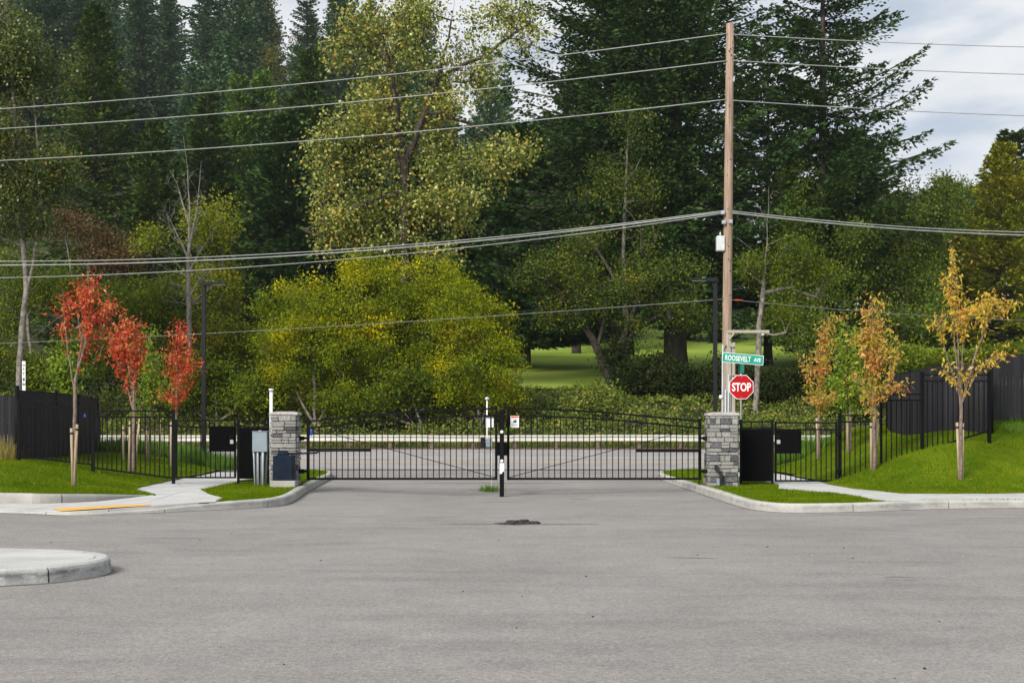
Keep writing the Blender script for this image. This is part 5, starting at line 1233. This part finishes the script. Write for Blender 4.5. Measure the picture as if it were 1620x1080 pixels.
# right broadleaf masses
leafy_tree('leafy_tree', 'dark green rounded tree below the open limbed fir', 'tree', gb(1300, 92), [[gb(1300, 92), *S(92, (1300, 480), (1300, 300))]], [E(1280, 300, 70, 45, 92, 3.5), E(1260, 380, 60, 60, 92, 3.5), E(1330, 370, 60, 75, 92, 3.5), E(1300, 450, 80, 50, 92, 3.5), E(1300, 520, 75, 45, 90, 3), E(1250, 500, 50, 50, 91, 3)], M['darkleaf'], M['bark_g'], 71, 299, 89, .18, .7, .42, .22, .8, .2, lobes=9, fill=.05)
leafy_tree('leafy_tree', 'large green tree behind the amber young trees', 'tree', gb(1425, 95), [[gb(1425, 95), *S(95, (1425, 480), (1430, 330))]], [E(1400, 360, 65, 70, 95, 3.5), E(1455, 350, 55, 65, 95, 3.5), E(1440, 440, 70, 60, 95, 3.5), E(1380, 450, 50, 55, 95, 3.2), E(1490, 320, 40, 42, 95, 3), E(1410, 510, 70, 42, 93, 3), E(1465, 505, 45, 35, 93, 3)], M['darkleaf'], M['bark_g'], 72, 345, 89, .18, .7, .42, .22, .8, .2, lobes=9, fill=.05)
leafy_tree('leafy_tree', 'green feathery tree beside the olive gold conifer', 'tree', gb(1500, 108), [[gb(1500, 108), *S(108, (1500, 460), (1495, 330))]], [E(1480, 310, 45, 40, 108, 3), E(1500, 400, 50, 60, 108, 3.2), E(1530, 440, 45, 60, 108, 3.2), E(1480, 470, 50, 50, 108, 3), E(1530, 490, 45, 35, 107, 3)], M['greenleaf'], M['bark_g'], 73, 252, 81, .18, .7, .42, .2, .8, .2, lobes=9, fill=.05)
d = 75
leafy_tree('snag_tree', 'broken topped snag with bare branches behind the utility pole', 'tree', gb(1200, d), [[gb(1196, d), *S(d, (1198, 600), (1203, 500), (1210, 430), (1214, 370), (1216, 296))], S(d, (1210, 420), (1190, 395), (1165, 375)), S(d, (1213, 385), (1235, 378), (1262, 372)), S(d, (1206, 470), (1245, 455), (1290, 470)), S(d, (1214, 345), (1203, 330), (1192, 318)), S(d, (1216, 310), (1224, 302), (1234, 306)), S(d, (1208, 455), (1180, 430), (1172, 400)), S(d, (1198, 525), (1225, 530), (1260, 527), (1278, 518))],
    [E(1240, 430, 55, 48, d, 2.2), E(1290, 440, 35, 35, d, 2), E(1185, 420, 25, 40, d, 1.8, .7), E(1240, 500, 40, 22, d, 1.8, .6)], M['greenleaf'], M['bark_pale'], 74, 150, 60, .13, .65, .34, .15, .55, .2)
# hedges and bank shrubs
hk = dict(nclus=150, nleaf=80, lobes=9, leaf=.17, sig=.36, base_r=.06, tip=.008, hollow=.3)
for lab, px, dd, el in (('dark hedge shrub below the street name sign', 1180, 79, [E(1150, 610, 56, 34, 79, 2), E(1205, 610, 56, 34, 79, 2)]),
                        ('dark hedge shrub left of the lamp post foot', 1090, 80, [E(1075, 608, 48, 38, 80, 2), E(1115, 608, 46, 36, 80, 2)]),
                        ('dark hedge shrub behind the red tinged young tree', 1265, 79, [E(1255, 609, 52, 35, 79, 2), E(1310, 606, 50, 38, 79, 2)]),
                        ('dark hedge shrub under the leaning trunk', 1010, 80, [E(995, 600, 36, 34, 80, 2), E(1040, 590, 36, 46, 80, 2), E(975, 560, 26, 30, 82, 1.6)])):
    bush('hedge_shrub', lab, px, dd, el, M['hedge'], M['bark_g'], 80 + px % 17, **hk)
for i, (lab, px, dd, el) in enumerate((('low green shrub at the edge of the golf lawn', 900, 78, [E(895, 648, 45, 16, 75, 1.8), E(950, 636, 35, 20, 76, 1.8)]),
                        ('green shrub row behind the right slatted fence', 1380, 74, [E(1370, 600, 45, 40, 74, 2), E(1430, 575, 45, 32, 74, 2), E(1330, 620, 30, 30, 74, 2)]),
                        ('green shrub behind the gold young tree', 1520, 72, [E(1490, 572, 45, 20, 72, 2), E(1560, 576, 50, 20, 72, 2), E(1620, 566, 40, 20, 72, 2)]))):
    bush('bank_shrub', lab, px, dd, el, M['greenleaf'] if i else M['ivy'], M['bark_g'], 90 + i, **hk)
# ivy and bramble over the bank
def cover(name, n, x0, x1, y0, y1, mat, label, leaf=.16, hgt=.7, seed=5, zf=ground, clump=.5):
    g = np.random.default_rng(seed); X = g.uniform(x0, x1, n); Y = g.uniform(y0, y1, n)
    b = np.sin(X * .9 + 2 * np.sin(Y * .5)) * np.cos(Y * .8 + X * .3) * .5 + .5 + .35 * np.sin(X * 2.7 + Y) * np.sin(Y * 2.1)
    Z = zf(X, Y) + np.abs(g.normal(0, 1, n)) * .08 + np.clip(b, 0, 1.3) * hgt * g.random(n) ** .35 * ss((Y - y0) / 1.5 + .15) * (1 - .75 * ss((Y - 75) / 7) * (y0 < 70))
    P = np.stack([X, Y, Z], 1); ax = g.normal(size=(n, 3)) + np.array((0, -.5, .1)); Lf = leaf * g.uniform(.6, 1.3, n)
    K = kites(P, ax, Lf, Lf * .75, g, bias=np.array((0, -.4, 1)))
    return tag(link(name, fast_mesh(name, K.reshape(-1, 3)), mat), label, 'ground cover', kind='stuff')
cover('ground_cover', 105000, -38, 50, 66.2, 83, M['ivy'], 'ivy and bramble covering the bank beyond the road', .14, .9)
cover('undergrowth', 26000, -75, -8, 80, 100, M['hedge'], 'dark undergrowth beneath the left thickets', .3, 1.6, 6)
def blades(name, n, x0, x1, y0, y1, mat, label, h, w, zf, seed=8):
    g = np.random.default_rng(seed); X = g.uniform(x0, x1, n); Y = g.uniform(y0, y1, n); P = np.stack([X, Y, zf(X, Y) - .03], 1); hh = g.uniform(h[0], h[1], n) * (.6 + .5 * np.abs(np.sin(X * .8)))
    ax = np.stack([g.normal(0, .22, n), g.normal(0, .22, n), np.ones(n)], 1); K = kites(P, ax, hh, w, g, wide=.3)
    return tag(link(name, fast_mesh(name, K.reshape(-1, 3)), mat), label, 'grass', kind='stuff')
blades('roadside_grass', 9000, -36, 48, 65.6, 67.6, M['road_grass'], 'tall half dry grass behind the guard rail', (.25, .95), .03, ground)

# ornamental grass clumps by the walk
def tuft(px, py, d, r, h, label):
    x = (px - CX) * d / F; f = lawn_zl if x < 0 else lawn_zr; z = float(f(x, d)); g = np.random.default_rng(int(px)); n = 420
    a = g.uniform(0, 6.28, n); rr = r * .5 * np.sqrt(g.random(n)); P = np.stack([rr * np.cos(a), rr * np.sin(a), 0 * a - .02], 1)
    ax = np.stack([np.cos(a) * g.uniform(0, .75, n), np.sin(a) * g.uniform(0, .75, n), np.ones(n)], 1) + g.normal(0, .12, (n, 3))
    K = kites(P, ax, h * g.uniform(.6, 1.1, n), .022, g, wide=.4)
    t = thing('grass_tuft', label, 'grass clump', (x, d, z), 'ornamental grass clumps'); o = link('blades', fast_mesh('blades', K.reshape(-1, 3)), M['tuft'], t)
    return t
for px, d in ((172, 48.5), (186, 48), (203, 48.6), (222, 48), (234, 48.4), (258, 47.8), (272, 48.2), (290, 47.5), (302, 48), (316, 47.2), (334, 47.6), (352, 46.6), (367, 47.2)):
    tuft(px, 0, d, .8, .62, 'ornamental grass clump by the left pedestrian gate')
for px, d in ((1243, 46.5), (1258, 46), (1273, 46.8), (1288, 46.2)): tuft(px, 0, d, .85, .6, 'ornamental grass clump by the right pedestrian gate')
tw = W(776, 771, 37.3); g = np.random.default_rng(77); n = 260
P = np.stack([g.normal(0, .14, n), g.normal(0, .07, n), np.zeros(n)], 1); ax = np.stack([g.normal(0, .5, n), g.normal(0, .3, n), np.ones(n)], 1)
wt = thing('weed_tuft', 'green weeds growing from the pavement under the gate', 'weeds', (tw[0], 36.95, asz(tw[0], 36.95))); link('blades', fast_mesh('blades', kites(P, ax, g.uniform(.06, .26, n), .016, g).reshape(-1, 3)), M['tuft'], wt)

# ------------------------------------------------------------------ young planted trees with stakes
def young(label, px, py, f, ells_px, mat, seed, nclus, nleaf, leaf, top, trunk_r=.045, fork=None, lw=.36, droop=.6, strokes=None, sig=.10, along=.6, depth=.55, dmul=1.0, name='young_tree'):
    x, y, z = hit(px, py, f); base = np.array((x, y, z - .03))
    el = [E(a, b, rx, ry, y, min(depth, max(rx, ry) * y / F)) + () if len(q) == 0 else (*E(a, b, rx, ry, y, min(depth, max(rx, ry) * y / F))[:2], q[0]) for a, b, rx, ry, *q in [(e_[0], e_[1], e_[2] * 1.5, e_[3] * 1.2, *e_[4:]) for e_ in ells_px]]
    fk = fork or (py - (py - top) * .45)
    st = [[base, W(px, (py + fk) / 2, y), W(px + 1, fk, y), W((px + ells_px[0][0]) / 2, (fk + top) / 2, y), W(ells_px[0][0], top + 6, y)]]
    for s in strokes or []: st.append(S(y, *s))
    leafy_tree(name, label, 'tree', base, st, el, mat, M['bark_y'], seed, int(nclus * 1.05), int(nleaf * 1.1), leaf * .80, lw, sig, trunk_r, .22, droop, 1.0, .8, .005, along, jit=.025, lobes=0)
    return base
def stakes(pxs, pyb, f, labels, group):
    for (pb_, pt_, yt, yb), lab in zip(pxs, labels):
        x, y, z = hit(pb_, yb, f); t = W(pt_, yt, y)
        o = MB().tube([(x, y, z - .2), ((x + t[0]) / 2, y, (z + t[2]) / 2), tuple(t)], [.034, .034, .032], 9).build('tree_stake', M['stake'], None, 0, (x, y, z)); tag(o, lab, 'stake', group)
        MB().tube([(t[0], y, t[2] - .14), (t[0], y, t[2] - .09)], .038, 9).build('tie', M['ink'], o)
base = young('scarlet leaved young tree staked on the front of the left lawn', 118, 768, lawn_zl, [(148, 485, 25, 34), (140, 455, 14, 18), (103, 480, 13, 20), (180, 483, 22, 9), (135, 530, 16, 18), (97, 512, 6, 6, .5), (118, 586, 7, 5, .6), (155, 545, 12, 8, .5)], M['redleaf'], 201, 60, 26, .13, 440, .042, 600,
    strokes=[[(118, 610), (108, 560), (102, 500), (99, 455)], [(119, 625), (140, 590), (158, 560)], [(120, 600), (142, 520), (185, 480)], [(119, 590), (132, 530), (140, 450)]])
stakes([(115.5, 113, 677, 768), (117, 122, 671, 768)], 768, lawn_zl, ['left wooden stake of the scarlet tree on the front lawn', 'right wooden stake of the scarlet tree on the front lawn'], 'tree stakes')
base = young('red and orange young tree behind the left iron fence', 211, 745, lawn_zl, [(195, 545, 26, 28), (205, 515, 14, 16), (188, 580, 18, 14), (205, 600, 14, 10, .7), (215, 560, 12, 20), (203, 618, 5, 4, .5)], M['redleaf'], 202, 62, 27, .15, 500, .05, 650, strokes=[[(211, 650), (195, 590), (175, 550)], [(211, 640), (215, 560), (225, 508)]])
stakes([(204.5, 205.5, 666, 746), (212.5, 221, 662, 740)], 0, lawn_zl, ['left stake of the red and orange young tree', 'right stake of the red and orange young tree'], 'tree stakes')
base = young('deep red young tree with layered boughs beside the lamp post', 278, 738, lawn_zl, [(285, 560, 18, 22), (283, 525, 12, 16), (303, 577, 22, 8), (265, 560, 12, 12), (297, 608, 18, 9), (272, 622, 18, 9), (300, 535, 16, 7), (282, 590, 14, 14)], M['redleaf'], 203, 66, 24, .15, 498, .045, 640)
stakes([(270.5, 270.5, 667, 738),], 0, lawn_zl, ['wooden stake of the deep red young tree',], 'tree stakes')
young('pale green young tree behind the red and orange one', 237, 728, lawn_zl, [(238, 560, 18, 40), (232, 620, 22, 30), (245, 600, 18, 30), (225, 650, 16, 14, .6)], M['youngleaf'], 204, 80, 26, .12, 520, .04, 650, sig=.14, lw=.55)
stakes([(232, 232, 673, 727), (252.5, 253, 663, 727)], 0, lawn_zl, ['short stake of the pale green young tree', 'tall stake of the pale green young tree'], 'tree stakes')
stakes([(195, 195, 674, 728),], 0, lawn_zl, ['short stake left of the red and orange young tree',], 'tree stakes')
young('bright green sapling behind the left slatted fence', 103, 722, lawn_zl, [(100, 575, 18, 28), (98, 612, 16, 14), (110, 590, 14, 20)], M['youngleaf'], 205, 50, 30, .14, 548, .035, 640, sig=.16, lw=.6)
# right side
base = young('gold leaved young tree staked on the front of the right lawn', 1520, 758, lawn_zr, [(1508, 405, 9, 25), (1515, 450, 15, 22), (1522, 500, 28, 34), (1560, 480, 28, 15), (1590, 478, 22, 12), (1485, 510, 14, 14, .8), (1492, 578, 7, 12, .8), (1525, 600, 7, 16, .7), (1555, 565, 16, 10, .5), (1580, 555, 10, 8, .5)], M['goldleaf'], 211, 78, 24, .15, 382, .042, 640,
    strokes=[[(1520, 650), (1512, 560), (1505, 470), (1507, 392)], [(1521, 640), (1540, 570), (1570, 490), (1592, 470)], [(1521, 645), (1545, 590), (1580, 552)], [(1519, 630), (1500, 570), (1483, 505)], [(1520, 620), (1525, 520), (1530, 480)]])
stakes([(1518, 1514, 668, 757), (1522.5, 1523, 669, 757)], 0, lawn_zr, ['left wooden stake of the gold leaved young tree', 'right wooden stake of the gold leaved young tree'], 'tree stakes')
base = young('amber and red young tree inside the stepped iron fence', 1383, 744, lawn_zr, [(1380, 500, 18, 22), (1395, 540, 22, 34), (1370, 540, 16, 30), (1385, 585, 28, 26), (1405, 608, 20, 8), (1362, 490, 10, 9, .8), (1395, 478, 12, 10), (1380, 625, 20, 14)], M['amber'], 212, 100, 26, .145, 462, .045, 640)
stakes([(1385.5, 1389, 652, 741), (1378.5, 1378, 668, 742)], 0, lawn_zr, ['right wooden stake of the amber and red young tree', 'left wooden stake of the amber and red young tree'], 'tree stakes')
base = young('rust coloured young tree right of the pedestrian gate', 1295, 722, lawn_zr, [(1305, 525, 18, 22), (1300, 560, 20, 26), (1285, 590, 16, 16), (1295, 625, 22, 12), (1268, 610, 12, 9, .7), (1330, 500, 7, 7, .6)], M['amber'], 213, 84, 26, .15, 495, .045, 640)
stakes([(1293.5, 1292, 661, 726)], 0, lawn_zr, ['wooden stake of the rust coloured young tree'], 'tree stakes')
young('pale green young tree between the rust and amber ones', 1345, 715, lawn_zr, [(1340, 545, 16, 28), (1338, 590, 20, 26), (1345, 620, 22, 20)], M['youngleaf'], 214, 76, 28, .14, 498, .045, 640, sig=.15, lw=.55)
stakes([(1341, 1340.5, 645, 715)], 0, lawn_zr, ['wooden stake of the pale green tree between rust and amber ones'], 'tree stakes')
# fallen leaves on the lawns
for i in range(26):
    lf = i % 2 == 0; px = rnd.uniform(20, 380) if lf else rnd.uniform(1360, 1600); py = rnd.uniform(735, 780)
    f = lawn_zl if lf else lawn_zr; h_ = hit(px, py, f)
    if not h_ : continue
    x, y, z = h_; g = np.random.default_rng(i); K = kites(np.array([[0, 0, .035]]), g.normal(size=(1, 3)) * np.array((1, 1, .2)), .09, .06, g, bias=np.array((0, 0, 3)))
    o = link('fallen_leaf', fast_mesh('fallen_leaf', K.reshape(-1, 3)), M['leaf_fallen'], None, (x, y, z)); tag(o, 'fallen autumn leaf lying on the left lawn' if lf else 'fallen autumn leaf lying on the right lawn', 'leaf', 'fallen leaves on the lawn')

# ------------------------------------------------------------------ thin air between the camera and the hill
hz = bpy.data.materials.new('thin_haze'); hz.use_nodes = True; t = hz.node_tree; t.nodes.clear()
pv = t.nodes.new('ShaderNodeVolumePrincipled'); pv.inputs['Color'].default_value = (.80, .90, 1, 1); pv.inputs['Density'].default_value = .00013; pv.inputs['Anisotropy'].default_value = .2
ho = t.nodes.new('ShaderNodeOutputMaterial'); t.links.new(pv.outputs[0], ho.inputs['Volume'])
hb = MB().box(-1100, 1100, -80, 1600, -1.5, 112).build('haze', hz); tag(hb, 'thin bluish air before the hillside forest', 'haze', kind='stuff')
#COUNT
